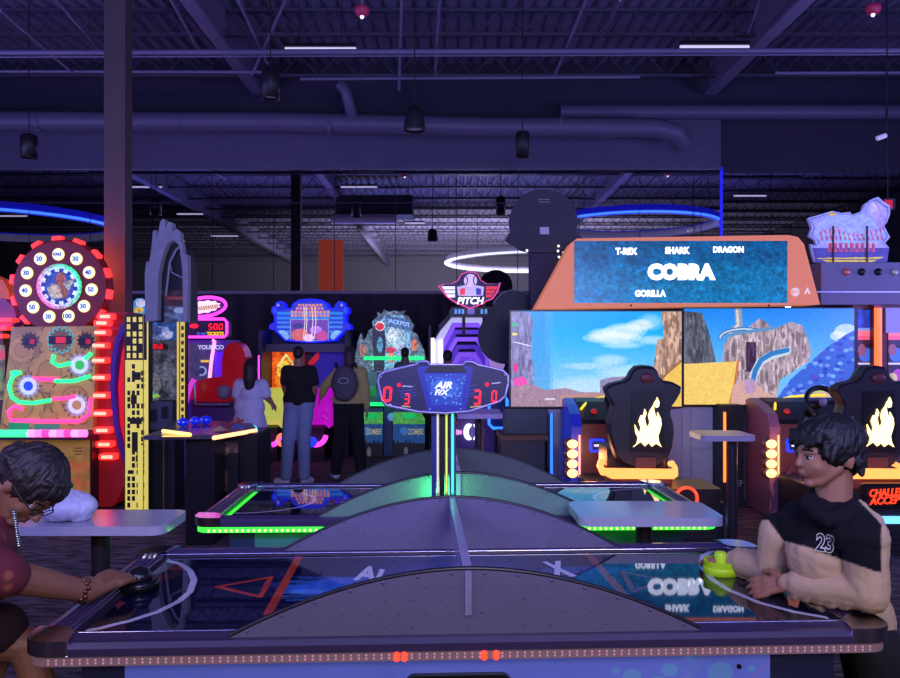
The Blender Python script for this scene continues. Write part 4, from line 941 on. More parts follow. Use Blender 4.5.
# violet low game seen under the small round table
t = thing('low_game', 'low violet game front with a white glowing ring mark behind the small round table', 'arcade machine', (XP(475, 11), 11.2, 0))
MB().box(XP(449, 11), XP(500, 11), 11.1, 11.7, 0, ZP(416, 11)).build('body', mat('low_violet', (80, 60, 130), .5, emit=(50, 30, 110), k=.3), t)
mb = MB(); q = arc(468.5, 432, 2.8, 6, 100, 260, 10) + arc(475.5, 432, 2.8, 6, -80, 80, 10); ptube(mb, arc(469, 432, 3, 6, 60, 300, 14), 11.05, .035); mb.build('ring_mark', glow('mark_white', (255, 245, 255), 1.5), t)
mb = MB(); ptube(mb, arc(475, 432, 3, 6, -110, 110, 14), 11.05, .03); mb.build('ring_mark', glow('mark_white', (255, 245, 255), 1.5), t)
mb = MB(); ppoly(mb, [(456, 429.5), (462, 431), (462, 434), (456, 435)], 11.05, .03); mb.build('arrow_mark', glow('mark_pink', (240, 150, 230), 1), t)
mb = MB(); ppoly(mb, [(480, 429), (487, 429), (485, 436), (480, 436)], 11.05, .03); mb.build('label_plate', mat('plate_lilac', (130, 120, 190), .4), t)
MB().box(XP(451, 11), XP(457, 11), 11.0, 11.1, ZP(424, 11), ZP(416, 11)).build('red_lamp', glow('lamp_red', (230, 20, 50), 1.1), t)
# blue neon framed screen
t = thing('kiosk_screen', 'small dark screen with a blue neon frame right of the scoreboard', 'screen', (XP(498, 10), 10.0, 0))
a, b = P(489, 380, 10), P(507, 428, 10)
mb = MB(); mb.rbox(a.x, b.x, 10, 10.1, b.z, a.z, .04, 4, 'y'); mb.build('panel', mat('kiosk_navy', (14, 18, 60), .3, emit=(10, 20, 90), k=.6), t)
mb = MB(); r_ = .05; q = [(a.x, a.z - r_), (a.x + r_, a.z), (b.x - r_, a.z), (b.x, a.z - r_), (b.x, b.z + r_), (b.x - r_, b.z), (a.x + r_, b.z), (a.x, b.z + r_)]
mb.tube([(x, 9.98, z) for x, z in q], .02, 6, True); mb.build('neon_frame', glow('neon_blue', (40, 110, 255), 2.4), t)
MB().box((a.x + b.x) / 2 - .04, (a.x + b.x) / 2 + .04, 10.1, 10.15, 0, b.z + .1).build('stand', satin, t)

# neon ticket machine (oval pink sign, red counter)
YN = 10.2
t = thing('ticket_game', 'game with an oval pink neon sign and a red counter reading 500 tickets', 'arcade machine', (XP(208, YN), YN + .3, 0))
mb = MB(); cpl = P(204, 307, YN)
el = [(204 + 22 * math.cos(a) * math.cos(-.12) - 9.5 * math.sin(a) * math.sin(-.12), 307 + 22 * math.cos(a) * math.sin(-.12) + 9.5 * math.sin(a) * math.cos(-.12)) for a in [2 * PI * i / 36 for i in range(36)]]
ppoly(mb, el, YN, .1); mb.build('oval_sign', mat('oval_violet', (80, 30, 110), .4, emit=(70, 20, 110), k=.5), t)
mb = MB(); ptube(mb, el, YN - .01, .02, closed=True); mb.build('neon_ring', neonp, t)
mb = MB(); pts = []
for i in range(24):
    a = 2 * PI * i / 24; k = .86 if i % 2 else .72; pts.append((204 + 20 * k * math.cos(a), 307 + 7.6 * k * math.sin(a) - 2.2 * k * math.cos(a)))
ppoly(mb, pts, YN, .02, -.02); mb.build('sign_burst', glow('burst_white', (255, 225, 220), 1.0), t)
for i in range(8):
    x = 190 + i * 3.6; y = 309.5 - i * .45; mb = MB(); ptube(mb, [(x, y + 2.4), (x + .8, y - 2.2), (x + 2, y + 2), (x + 2.6, y - 2)], YN - .03, .007, n=5); mb.build('scribble_stroke', mat('scribble_red', (190, 60, 60), .4), t)
a, b = P(183, 319, YN), P(227, 337, YN)
mb = MB(); mb.rbox(a.x, b.x, YN, YN + .2, b.z, a.z, .04, 3, 'y'); mb.build('counter_box', mat('counter_navy', (24, 20, 60), .4, emit=(16, 12, 50), k=.4), t)
mb = MB(); mb.tube([(a.x, YN - .01, a.z), (b.x - .03, YN - .01, a.z), (b.x, YN - .01, a.z - .04), (b.x, YN - .01, b.z + .04), (b.x - .03, YN - .01, b.z), (a.x, YN - .01, b.z)], .018, 6); mb.build('neon_frame', neonp, t)
for k, ch in enumerate('500'):
    mb = MB(); digit(mb, ch, 208.5 + k * 5.2, 323.5, 212.6 + k * 5.2, 330, YN, dy=-.02); mb.build('digit', dig_red, t)
text('lettering', 'TICKETS', 207, 331.8, 224, 335.4, YN, glow('letters_yellow', (240, 200, 40), 1), t, bold=.04)
text('lettering', 'TO WIN', 197, 332.5, 206, 335, YN, glow('letters_blue', (70, 110, 230), .9), t, bold=.02)
mb = MB(); mb.ball(P(194, 326, YN - .02), .035, 12, 8, (1.6, .5, .8)); mb.build('red_mark', dig_red, t)
MB().box(XP(183, YN), XP(224, YN), YN + .05, YN + .8, 0, ZP(340, YN)).build('body', mat('body_violet', (70, 50, 150), .4, emit=(50, 20, 120), k=.45), t)
cv = Cv(184, 343, 214, 380, 3, (70, 62, 110)); cv.ell(202, 371, 5, 5, (150, 180, 220)); cv.ell(202, 371, 3.2, 3.2, (50, 50, 90)); cv.rect(201, 360, 209, 362.5, (240, 220, 80)); cv.rect(184, 344, 200, 375, (60, 66, 100)); cv.noise(.2, 3, 3)
cv.build('glass_panel', YN + .05, painted('lit_dim2', .45), t, dy=-.01)
text('lettering', 'YOUR CO', 198, 345, 224, 349.5, YN, glow('letters_lilac', (190, 190, 240), .9), t, dy=-.012, bold=.03)
mb = MB(); ptube(mb, [(213, 340), (215, 341), (212, 360), (210, 378)], YN, .022, -.02); mb.build('neon_tube', glow('neon_pale_pink', (255, 150, 235), 1.8), t)
mb = MB(); ptube(mb, [(184, 337), (186.5, 345), (186.5, 400)], YN, .016, -.02); mb.build('neon_tube', neonp, t)
MB().box(XP(214, YN), XP(223, YN), YN + .03, YN + .06, ZP(378, YN), ZP(352, YN)).build('violet_panel', glow('violet_panel', (90, 30, 220), .8), t)
# red ride seat
YR = 9.2
red = mat('ride_red', (190, 26, 34), .2, emit=(130, 8, 16), k=.35, coat=.5)
t = thing('ride_on_game', 'glossy red ride-on game seat beside the neon ticket machine', 'ride', (XP(222, YR), YR + .3, 0))
mb = MB(); pr = arc(234, 362, 12, 20, 180, 360, 12) + [(247, 400), (222, 400)]
ppoly(mb, pr, YR + .3, .3); mb.build('seat_back', red, t, bevel=.03)
mb = MB(); ppoly(mb, [(186, 384), (208, 378), (228, 376), (240, 380), (243, 398), (228, 402), (200, 402), (188, 398)], YR, .6); mb.build('seat_body', red, t, bevel=.04)
mb = MB(); mb.box(XP(190, YR), XP(240, YR), YR + .05, YR + .5, 0, ZP(400, YR)); mb.build('base', mat('ride_base', (70, 40, 110), .4), t)
mb = MB(); mb.ball(P(224, 392, YR - .02), .085, 14, 10, (1, .8, 1)); mb.build('grey_cushion', mat('cushion_grey', (120, 118, 140), .6), t)
mb = MB(); ptube(mb, [(188, 404), (192, 388), (197, 379)], YR, .035, -.1); mb.build('pink_handle', glow('handle_pink', (200, 60, 190), 1), t)
mb = MB(); ptube(mb, [(197, 377), (198, 404), (232, 404)], YR, .018, -.1); mb.build('steel_rail', mat('rail_lilac', (160, 150, 200), .3, .7), t)
# ------------------------------------------------------------------ left: gear wheel game
YW2 = 8.2
redp = mat('wheel_red', (120, 26, 26), .45, emit=(70, 8, 8), k=.5); redglow = glow('block_red', (255, 45, 40), 2.0); gold = mat('cabinet_gold', (150, 110, 60), .5, emit=(90, 64, 30), k=.35)
t = thing('wheel_game', 'prize wheel game with a round red number wheel above a gold gear panel', 'arcade machine', (XP(60, YW2), YW2 + .5, 0))
wc = P(62, 287, YW2); px = YW2 / F
mb = MB(); mb.lathe(wc, [(.001, -.12), (47 * px, -.12), (47.5 * px, -.08), (47.5 * px, .02), (46 * px, .05), (.001, .05)], 48, 'y', smooth=False); wheel = mb.build('prize_wheel', redp, t, bevel=.006)
for i in range(14):
    a = R(90 + 360 / 14 * i + 4)
    if math.sin(a) < -.83: continue
    c = wc + Vector((math.cos(a), 0, math.sin(a))) * 48.5 * px; tx = Vector((-math.sin(a), 0, math.cos(a))); rd = Vector((math.cos(a), 0, math.sin(a)))
    q = [c + tx * s1 * 5 * px + rd * s2 * 1.9 * px + Vector((0, -.05, 0)) for s1, s2 in ((-1, -1), (1, -1), (.85, 1), (-.85, 1))]
    MB().prism(q, (0, .08, 0)).build('rim_light', redglow, wheel)
nums = [(61, 255, 'BONUS'), (79, 259.5, '30'), (91.5, 273, '40'), (94, 290, '50'), (86.5, 306.5, '30'), (71, 316.3, '100'), (52, 316.8, '30'), (36, 307.5, '50'), (28.5, 291, '40'), (30, 273.5, '30'), (43, 259.5, '20')]
for x, y, s_ in nums:
    c = P(x, y, YW2) + Vector((0, -.055, 0))
    MB().lathe(c, [(.001, .012), (5.4 * px, .012), (6.2 * px, 0), (.001, 0)], 22, 'y').build('number_disc', glow('disc_cream', (255, 240, 150), 1.1), wheel)
    MB().lathe(c, [(.001, .016), (4.9 * px, .016), (4.9 * px, .01), (.001, .01)], 22, 'y').build('number_face', glow('disc_white', (225, 240, 255), 1.0), wheel)
    wd = 2.9 if len(s_) == 2 else 4.2; hh = 2.3 if len(s_) < 4 else 1.6
    text('number', s_, x - wd, y - hh, x + wd, y + hh, YW2, mat('number_blue', (20, 50, 140), .5), wheel, dy=-.078, bold=.02)
cv = Cv(39, 264, 86, 310, 4, (40, 10, 12))
ang = lambda x, y: np.arctan2(y - 287, x - 62.5)
dd = np.hypot(cv.gx - 62.5, cv.gy - 287)
m = dd < 22.5; w_ = (np.cos(ang(cv.gx, cv.gy) + .5) + 1) / 2
ringc = np.stack([255 - 235 * w_, 90 + 140 * w_, 150 - 40 * w_], -1); cv.put(m, lambda x, y: ringc)
fade = np.clip((22.5 - dd) / 7, 0, 1)[..., None]; cv.a = np.where(m[..., None], cv.a * (1 - fade) + np.array([225, 245, 255]) * fade, cv.a)
cv.gear(62.5, 287, 18, 12, (34, 52, 120)); cv.ell(62.5, 287, 14, 14, (44, 70, 140)); cv.gear(59, 291, 8, 8, (150, 130, 110)); cv.ell(64, 281, 5, 8, (150, 80, 50)); cv.poly([(66, 284), (79, 278), (72, 291)], (150, 150, 130)); cv.ell(66, 293, 6, 6, (130, 80, 50)); cv.poly([(50, 288), (62, 285), (66, 298), (55, 300)], (190, 180, 140), .7); cv.noise(.3, 1.2, 4)
cv.build('wheel_hub_art', YW2, painted('lit_art', .8), wheel, dy=-.07, inside=dd < 22.5)
# gold face panel
fc = [(12, 327), (97, 326), (93, 430), (0, 432)]
Yf = 8.1
cv = Cv(0, 326, 97, 432, 3, (150, 112, 66)); cv.noise(.15, 8, 1)
for (x, y, r_) in ((62, 342, 24), (22, 350, 14), (50, 372, 22), (20, 405, 26), (75, 400, 26), (84, 350, 15)):
    cv.gear(x, y, r_, 12, (178, 134, 78), .7); cv.gear(x, y, r_, 12, (90, 54, 30), .8, inner=.94); cv.ell(x, y, r_ * .55, r_ * .55, (120, 84, 46), .8); cv.ell(x, y, r_ * .5, r_ * .5, (168, 126, 74), .8)
for (x, y) in ((30, 341), (86, 341)): cv.gear(x, y, 9, 12, (50, 34, 26)); cv.rect(x - 7, y - 3, x + 7, y + 4, (20, 6, 6)); cv.rect(x, y - 2, x + 5, y + 3, (190, 30, 50))
cv.gear(61, 340, 14, 14, (40, 190, 160)); cv.gear(61, 340, 12, 14, (110, 80, 50)); cv.rect(49, 336, 72, 344, (26, 6, 8)); cv.rect(56, 337, 66, 343, (240, 40, 50))
for i, (x, y, inn) in enumerate(((80, 365, (60, 200, 80)), (28.5, 386, (30, 80, 220)), (77, 405, (180, 140, 90)))):
    for k in range(14):
        a = 2 * PI * k / 14; cv.line([(x, y), (x + 14 * math.cos(a), y + 14 * math.sin(a))], 1.2, (60, 50, 70), .8)
    cv.ell(x, y, 11, 11, (180, 180, 235), .55); cv.ell(x, y, 8.6, 8.6, (235, 240, 255), .9); cv.ell(x, y, 4.8, 4.8, inn)
cv.rect(9, 422, 30, 430, (30, 140, 90)); cv.rect(34, 424, 60, 430, (60, 120, 100))
ins = cv.mask_poly(fc)
mb = MB(); ppoly(mb, fc, Yf, .5); mb.build('face_panel', gold, t)
cv.build('face_art', Yf, painted('lit_half', .55), t, dy=-.006, inside=ins)
gtube = glow('tube_green', (40, 255, 130), 1.8); ptube_m = glow('tube_pink', (255, 60, 130), 1.8)
px2 = Yf / F
def ntube(pts, m, nm, r=.02):
    mb = MB(); ptube(mb, pts, Yf, r, -.02); mb.build(nm, m, t)
ntube([(22, 372), (14, 376), (10, 386), (13, 397), (20, 402), (34, 403), (52, 400)], gtube, 'green_neon'); ntube([(54, 399), (68, 398), (76, 396)], ptube_m, 'pink_neon')
ntube([(38, 379), (54, 380)], ptube_m, 'pink_neon'); ntube([(56, 381), (75, 381), (91, 376)], gtube, 'green_neon'); ntube([(92, 420 - 22), (90, 414), (80, 421), (40, 421), (12, 420), (10, 411), (16, 406), (24, 409)], ptube_m, 'pink_neon', .022)
ntube([(55, 355), (53, 362), (60, 366), (72, 363)], gtube, 'green_neon'); ntube([(92, 353), (86, 359)], gtube, 'green_neon', .02); ntube([(12, 379 - 6), (18, 370 + 2)], gtube, 'green_neon')
ntube([(34, 378 - .5), (60, 378.5 - .5)], ptube_m, 'pink_neon', .01)
for k in range(13):
    mb = MB(); mb.cyl(P(-8 + k * 7.3, 433.5, 7.85), P(-1 + k * 7.3, 433.5, 7.85), .037, n=10)
    mb.build('shelf_tube', glow('shelf_%d' % (k % 3 if k > 4 else 3), [(255, 120, 210), (255, 60, 150), (255, 150, 220), (60, 230, 140)][k % 3 if k > 4 else 3], 1.5), t)
MB().box(P(-10, 0, 7.9).x, P(88, 0, 7.9).x, 7.88, 8.1, ZP(440, 7.9), ZP(436, 7.9)).build('shelf', mat('shelf_dark', (60, 20, 50), .4), t)
cv = Cv(-5, 440, 90, 506, 2, (176, 128, 52)); cv.gear(80, 482, 22, 9, (205, 110, 50)); cv.gear(80, 482, 14, 9, (176, 128, 52)); cv.line([(80, 465), (80, 500)], 5, (205, 110, 50)); cv.line([(64, 476), (96, 488)], 5, (205, 110, 50)); cv.ell(80, 482, 5, 5, (205, 110, 50)); cv.line([(74, 448), (82, 448)], .6, (60, 40, 20)); cv.line([(73, 451), (83, 451)], .6, (60, 40, 20)); cv.line([(75, 454), (81, 454)], .6, (60, 40, 20)); cv.noise(.12, 6, 2)
MB().box(P(-40, 0, 8.05).x, P(90, 0, 8.05).x, 8.05, 8.62, 0, ZP(437, 8.05)).build('lower_cabinet', gold, t)
cv.build('lower_art', 8.05, painted('lit_dim', .3), t, dy=-.006)
MB().box(P(90.5, 0, 8.02).x, P(92, 0, 8.02).x, 8.02, 8.6, 0, ZP(437, 8.02)).build('edge_strip', blk, t)
# arch of red lit blocks on the right
blocks = [(105, 316.5, 8), (101.5, 323, 8), (100, 332.5, 8.5), (98.5, 345.5, 9), (98.2, 360.5, 9), (98.6, 377.5, 9), (99.5, 395.5, 9), (100, 413.5, 9), (102, 430.5, 8.5), (104, 444.5, 8.5), (107, 457, 8.5)]
mb = MB(); ppoly(mb, [(96, 322), (106, 312), (128, 312), (131, 320), (128, 345), (126, 400), (127, 440), (130, 470), (119, 497), (112, 507), (92, 507), (91, 437), (93, 400)], YW2 - .02, .45); mb.build('arch_panel', mat('arch_red', (130, 20, 22), .45, emit=(110, 6, 8), k=.55), t, bevel=.01)
for x, y, w_ in blocks:
    a, b = P(x - w_, y - 3.1, YW2 - .1), P(x + w_, y + 3.1, YW2 - .1)
    mb = MB(); mb.rbox(a.x, b.x, YW2 - .1, YW2 - .02, b.z, a.z, .018, 3, 'y'); mb.build('lit_block', redglow, t)
    mb = MB(); mb.rbox(a.x + .03, b.x - .03, YW2 - .108, YW2 - .09, b.z + .015, a.z - .015, .008, 2, 'y'); mb.build('lit_core', glow('core_pink', (255, 150, 120), 2.2), t)
mb = MB(); A = [(131, 317), (121, 325), (115, 340), (111, 360), (110, 390), (113, 420), (118, 445), (124, 466)]; B = [(127, 463), (121, 442), (117, 418), (114.5, 390), (115.5, 362), (119, 343), (125, 329), (133, 321)]
ppoly(mb, A + B, YW2 - .12, .3); mb.build('purple_arch', mat('arch_purple', (70, 36, 130), .4, emit=(44, 14, 100), k=.4), t)
mb = MB(); ppoly(mb, [(122, 352), (127, 338), (130, 338), (130, 450), (126, 450), (120, 425), (118, 385)], YW2 - .1, .1); mb.build('inner_glow', glow('inner_red', (200, 14, 20), .9), t)
MB().box(P(92, 0, 8.3).x, P(118, 0, 8.3).x, 8.25, 8.6, 0, ZP(470, 8.3)).build('side_leg', satin, t)
MB().box(P(50, 0, 8.4).x, P(75, 0, 8.4).x, YW2 + .12, YW2 + .3, ZP(340, 8.4), ZP(290, 8.4)).build('wheel_bracket', satin, t)
# neighbour machine at far left
t = thing('arcade_machine', 'orange topped arcade machine cut off at the far left edge beside the prize wheel', 'arcade machine', (XP(-40, 8.95), 9.1, 0))
mb = MB(); ppoly(mb, [(-60, 330), (-50, 285), (-20, 270), (3, 280), (9, 292), (11, 310), (14, 326), (6, 330)], 8.95, .2); mb.build('top_figure', mat('figure_orange', (205, 110, 50), .5, emit=(150, 60, 20), k=.4), t, bevel=.02)
mb = MB(); ppoly(mb, [(-20, 302), (4, 298), (14, 308), (17, 322), (5, 330), (-20, 330)], 8.85, .2); mb.build('cheek', mat('cheek_violet', (130, 70, 110), .5, emit=(60, 20, 80), k=.3), t, bevel=.03)
MB().box(P(-90, 0, 8.85).x, P(-2, 0, 8.85).x, 8.95, 9.5, 0, ZP(328, 8.85)).build('body', mat('body_olive', (70, 66, 40), .5, emit=(30, 30, 8), k=.3), t)
for k in range(3):
    a = P(-12, 318 + k * 8, 8.75); b = P(12 - k * 5, 322 + k * 8, 8.75); mb = MB(); mb.rbox(a.x, b.x, 8.75, 8.9, b.z, a.z, .015, 2, 'y'); mb.build('lit_block', redglow, t)
cv = Cv(-20, 345, 5, 400, 2, (110, 110, 50)); cv.noise(.5, 4, 3); cv.ell(0, 355, 5, 5, (210, 70, 60)); cv.ell(-2, 375, 5, 8, (90, 150, 60)); cv.build('side_art', 8.93, painted('lit_dim2', .45), t)

# ------------------------------------------------------------------ skyscraper tower game
YT = 8.0
yel = mat('tower_yellow', (232, 214, 90), .5, emit=(225, 205, 70), k=.62)
t = thing('tower_game', 'tall glass game with yellow lit skyscraper windows and a jagged grey city top', 'arcade machine', (XP(165, YT), YT + .5, 0))
cv = Cv(124.5, 314, 148.5, 512, 4, (240, 222, 96)); dk = (26, 20, 14)
cv.rect(124.5, 314, 147, 360, dk)
rs = np.random.RandomState(4)
for r_ in range(9):
    for k in range(3):
        if (r_ * 3 + k) % 5 != 4: cv.rect(127 + k * 6, 317 + r_ * 7.2, 130.6 + k * 6, 322 + r_ * 7.2, (240, 222, 96))
cv.poly([(124.5, 372), (134, 372), (134, 385), (140, 385), (140, 512), (124.5, 512)], (240, 222, 96))
for r_ in range(22):
    for k in range(4):
        if rs.rand() < .62: cv.rect(127.5 + k * 4.6, 364 + r_ * 6.6, 130.6 + k * 4.6, 368.8 + r_ * 6.6, dk)
for (xa, ya, xb, yb) in ((132, 372, 141, 380), (131, 395, 137, 404), (130, 418, 142, 424), (132, 432, 138, 452), (128, 470, 134, 474), (136, 455, 144, 462)): cv.rect(xa, ya, xb, yb, dk)
cv.rect(138, 445, 143.5, 512, (245, 228, 100)); cv.rect(143, 314, 144, 512, (120, 100, 40)); cv.rect(124.5, 314, 125.6, 512, (60, 40, 20))
MB().box(XP(124.5, YT), XP(148.5, YT), YT, YT + .12, ZP(512, YT), ZP(314, YT)).build('left_facade', mat('facade_dark', (40, 32, 24), .5), t)
cv.build('facade_print', YT, painted('lit_print', .75), t, dy=-.005, label='yellow lit windows on black')
cv = Cv(177, 322, 185, 428, 3, (232, 205, 80)); cv.rect(179.4, 322, 180.4, 428, dk)
for r_ in range(14): cv.rect(181.5, 326 + r_ * 7.4, 184, 330 + r_ * 7.4, dk)
MB().box(XP(177, YT), XP(185, YT), YT, YT + .1, ZP(428, YT), ZP(322, YT)).build('right_facade', mat('facade_dark', (40, 32, 24), .5), t)
cv.build('facade_print', YT, painted('lit_print', .75), t, dy=-.005)
pk = mat('case_purple', (70, 62, 100), .5)
MB().box(XP(147, YT), XP(184, YT + .42), YT + .36, YT + .42, 0, ZP(322, YT)).build('case_back', pk, t)
cv = Cv(147, 322, 178, 402, 3, (70, 74, 92)); cv.noise(.45, 5, 3); cv.rect(147, 322, 178, 340, (44, 80, 150)); cv.ell(160, 333, 13, 7, (130, 150, 200), .8); cv.ell(157, 331, 5, 4, (60, 70, 130)); cv.ell(168, 335, 5, 4, (190, 190, 220), .8)
cv.rect(150, 344, 168, 350, (40, 20, 26)); cv.rect(153, 344, 163, 349, (235, 30, 50)); cv.ell(153, 385, 8, 12, (120, 124, 130), .7); cv.ell(168, 375, 6, 18, (100, 104, 116), .7); cv.ell(150, 394, 6, 3, (60, 200, 190)); cv.ell(155, 396, 5, 2, (160, 230, 90)); cv.noise(.4, 1.6, 5)
cv.build('case_scene', YT + .34, painted('lit_art', .8), t)
MB().box(XP(147, YT), XP(178, YT), YT + .08, YT + .09, ZP(402, YT), ZP(322, YT)).build('glass_pane', mat('clear_glass', (250, 250, 255), .05, trans=1, var=0), t)
MB().box(XP(147, YT), XP(184, YT + .4), YT + .05, YT + .4, ZP(430, YT), ZP(402, YT)).build('city_base', mat('base_slate', (66, 62, 78), .6), t)
for k in range(3): MB().box(XP(149 + k * 11, YT), XP(155 + k * 11, YT), YT + .04, YT + .06, ZP(422 - (k % 2) * 3, YT), ZP(410 - (k % 2) * 3, YT)).build('dark_window', blk, t)
MB().box(XP(143, YT), XP(184, YT + .4), YT + .12, YT + .4, 0, ZP(430, YT)).build('lower_cabinet', mat('lower_black', (30, 28, 36), .4), t)
MB().box(XP(160, YT), XP(161, YT), YT + .085, YT + .1, ZP(520, YT), ZP(432, YT)).build('edge_trim', mat('brass_edge', (150, 120, 80), .4, .5), t)
lil = mat('skyline_lilac', (112, 108, 132), .5, emit=(84, 82, 108), k=.35, var=.45, bscale=9)
sky = [(146, 322), (145.5, 275), (147, 262), (150, 262), (152, 250), (153.5, 232), (156, 230), (158, 238), (161, 222), (163.5, 219), (165.5, 220), (166, 230), (169, 222), (173, 223), (172.5, 232), (177, 229), (181, 233), (181, 241), (183, 244), (183.5, 254), (188, 255), (188.5, 276), (187.5, 322), (184, 322), (183, 270), (180, 246), (174, 240), (168, 244), (163, 256), (159, 275), (158, 320)]
mb = MB(); ppoly(mb, sky, YT, .1, -.02); mb.build('skyline_cutout', lil, t)
mb = MB(); ppoly(mb, [(157, 322), (159, 275), (163, 256), (168, 244), (174, 240), (180, 246), (184, 270), (185, 322)], YT, .3, .12); mb.build('dark_hollow', mat('hollow_black', (22, 20, 34), .4), t)
cv = Cv(161, 290, 186, 323, 3, (54, 34, 44)); cv.rect(161, 306, 186, 323, (70, 84, 110)); cv.noise(.5, 3, 3); cv.rect(163, 296, 184, 299, (130, 50, 60)); cv.ell(176, 310, 6, 3, (150, 160, 180))
cv.build('top_art', YT, painted('lit_dim2', .45), t, dy=.1)
mb = MB(); ptube(mb, [(164, 296), (166, 280), (168, 262), (174, 250), (179, 245), (183, 240)], YT, .012, .05); ptube(mb, [(168, 262), (170, 272), (180, 277), (184, 277)], YT, .008, .05); mb.build('cable', mat('cable_pale', (150, 150, 165), .5), t)
# small cartoon sign behind the column
t = thing('cartoon_sign', 'small blue and yellow cartoon sign between the column and the tower game', 'sign', (XP(140, 9.2), 9.2, 0))
MB().box(XP(133, 9.2), XP(146, 9.2), 9.25, 9.6, 0, ZP(330, 9.2)).build('stand', satin, t)
cv = Cv(133.5, 298, 148, 330, 3, (70, 150, 210)); cv.ell(141, 303, 5, 4, (220, 225, 240)); cv.ell(139, 310, 5, 3, (235, 200, 70)); cv.ell(143, 318, 6, 5, (90, 190, 170)); cv.ell(137, 322, 4, 4, (230, 160, 190)); cv.noise(.3, 1.8, 4)
mb = MB(); pts = [(133.5, 330), (133.5, 302), (137, 298.5), (143, 298), (148, 304), (148, 330)]; ppoly(mb, pts, 9.2, .05); mb.build('board', mat('sign_blue', (80, 140, 200), .5), t)
cv.build('sign_print', 9.2, painted('lit_half', .55), t, dy=-.006, inside=cv.mask_poly(pts))

# ------------------------------------------------------------------ high counter with lit edge
Yh = 6.7
t = thing('light_edged_counter', 'dark high counter with a glowing coloured edge on black cabinets', 'counter', (XP(195, Yh), Yh + .4, 0))
ht = .90
def fp(px, py, z): Y = (CH - z) * F / (py - HZ); return Vector(((px - 450) * Y / F, Y, z))
top = [fp(144, 440, ht), fp(214, 439, ht), fp(256, 431.5, ht), fp(252, 427, ht), fp(206, 423.5, ht), fp(172, 423.5, ht), fp(162, 433, ht)]
MB().prism(top, (0, 0, .035)).build('top', mat('counter_slate', (70, 64, 92), .25, bscale=8), t)
mb = MB(); mb.tube([top[2] + Vector((0, -.01, .01)), (top[2] + top[3]) / 2 + Vector((.01, 0, .01)), top[3] + Vector((0, 0, .01))], .018, 6); mb.build('edge_light', glow('edge_cyan', (70, 230, 230), 1.8), t)
mb = MB(); mb.tube([top[1] + Vector((0, -.012, .01)), top[2] + Vector((0, -.012, .01))], .018, 6); mb.build('edge_light', glow('edge_peach', (255, 190, 130), 1.8), t)
mb = MB(); mb.tube([fp(163, 431, ht + .05), fp(190, 434.5, ht + .05)], .016, 6); mb.build('edge_light', glow('edge_gold', (255, 210, 110), 1.8), t)
for k in range(11): 
    q = fp(164 + k * 2.6, 436.5, ht + .037); MB().box(q.x - .007, q.x + .007, q.y - .03, q.y + .03, q.z, q.z + .006).build('lit_slot', glow('slot_gold', (255, 200, 90), 1.3), t)
w_ = mat('cabinet_black', (24, 22, 28), .3)
def hx(xa, xb, ya, yb, z0, z1): return MB().box(xa, xb, ya, yb, z0, z1)
hx(XP(185, Yh), XP(214, Yh), Yh + .0, Yh + .8, 0, ht).build('left_cabinet', w_, t, bevel=.01)
hx(XP(215, Yh), XP(247, Yh), Yh + .35, Yh + 0.9, 0, ht).build('right_cabinet', w_, t, bevel=.01)
cv = Cv(217, 441, 238, 492, 2, (96, 66, 58)); cv.noise(.5, 5, 6); cv.ell(226, 458, 5, 12, (150, 110, 84), .5); cv.noise(.4, 2, 8); cv.rect(219, 455, 229, 470, (18, 16, 20))
cv.build('side_art', Yh + .34, painted('print', 0, .4), t)
MB().box(XP(219, Yh), XP(229, Yh), Yh + .28, Yh + .34, ZP(500, Yh + .3), ZP(453, Yh + .3)).build('dark_slot', blk, t)
bl = mat('glossy_blue', (20, 50, 210), .12, emit=(10, 30, 200), k=.5, coat=1)
for i, (x, y, lb) in enumerate(((183, 427, 'round blue glossy ball lamp on the counter, leftmost of three'), (195.5, 425.5, 'round blue glossy ball lamp on the counter, middle of three'), (206, 424.5, 'round blue glossy ball lamp on the counter, rightmost of three'))):
    q = fp(x, y, ht + .035); q.z += .042; MB().ball(q, .052, 16, 12, (1, .8, .8)).build('ball_lamp', bl, label=lb, cat='ball lamp', group='blue balls on the counter')
    bpy.data.objects['ball_lamp' + ('' if i == 0 else '.%03d' % i)].location.z -= .0
q = fp(238, 430, ht + .036); t = thing('action_toy', 'small blue toy with spread limbs standing on the right end of the counter', 'toy', q)
mb = MB(); mb.tube([q + Vector((-.05, 0, 0.01)), q + Vector((-.01, 0, .05)), q + Vector((.04, 0, 0.01))], .014, 6); mb.build('legs', mat('toy_blue', (60, 90, 170), .4), t)
mb = MB(); mb.tube([q + Vector((-.06, 0, .07)), q + Vector((0, 0, .06)), q + Vector((.05, 0, .09))], .012, 6); mb.ball(q + Vector((0, 0, .09)), .022, 10, 8); mb.build('torso', mat('toy_red', (150, 60, 60), .4), t)
q = fp(220, 431, ht + .04); t = thing('crumpled_wrapper', 'small pale crumpled wrapper lying on the counter', 'litter', q)
mb = MB(); mb.add([q + Vector(v) for v in ((-.06, -.03, .0), (.05, -.04, .01), (.08, .03, 0), (0, .05, .03), (-.07, .03, .01), (0, 0, .045))], [(0, 1, 5), (1, 2, 5), (2, 3, 5), (3, 4, 5), (4, 0, 5), (0, 4, 3, 2, 1)]); mb.build('paper', mat('paper_tan', (170, 150, 110), .7), t)
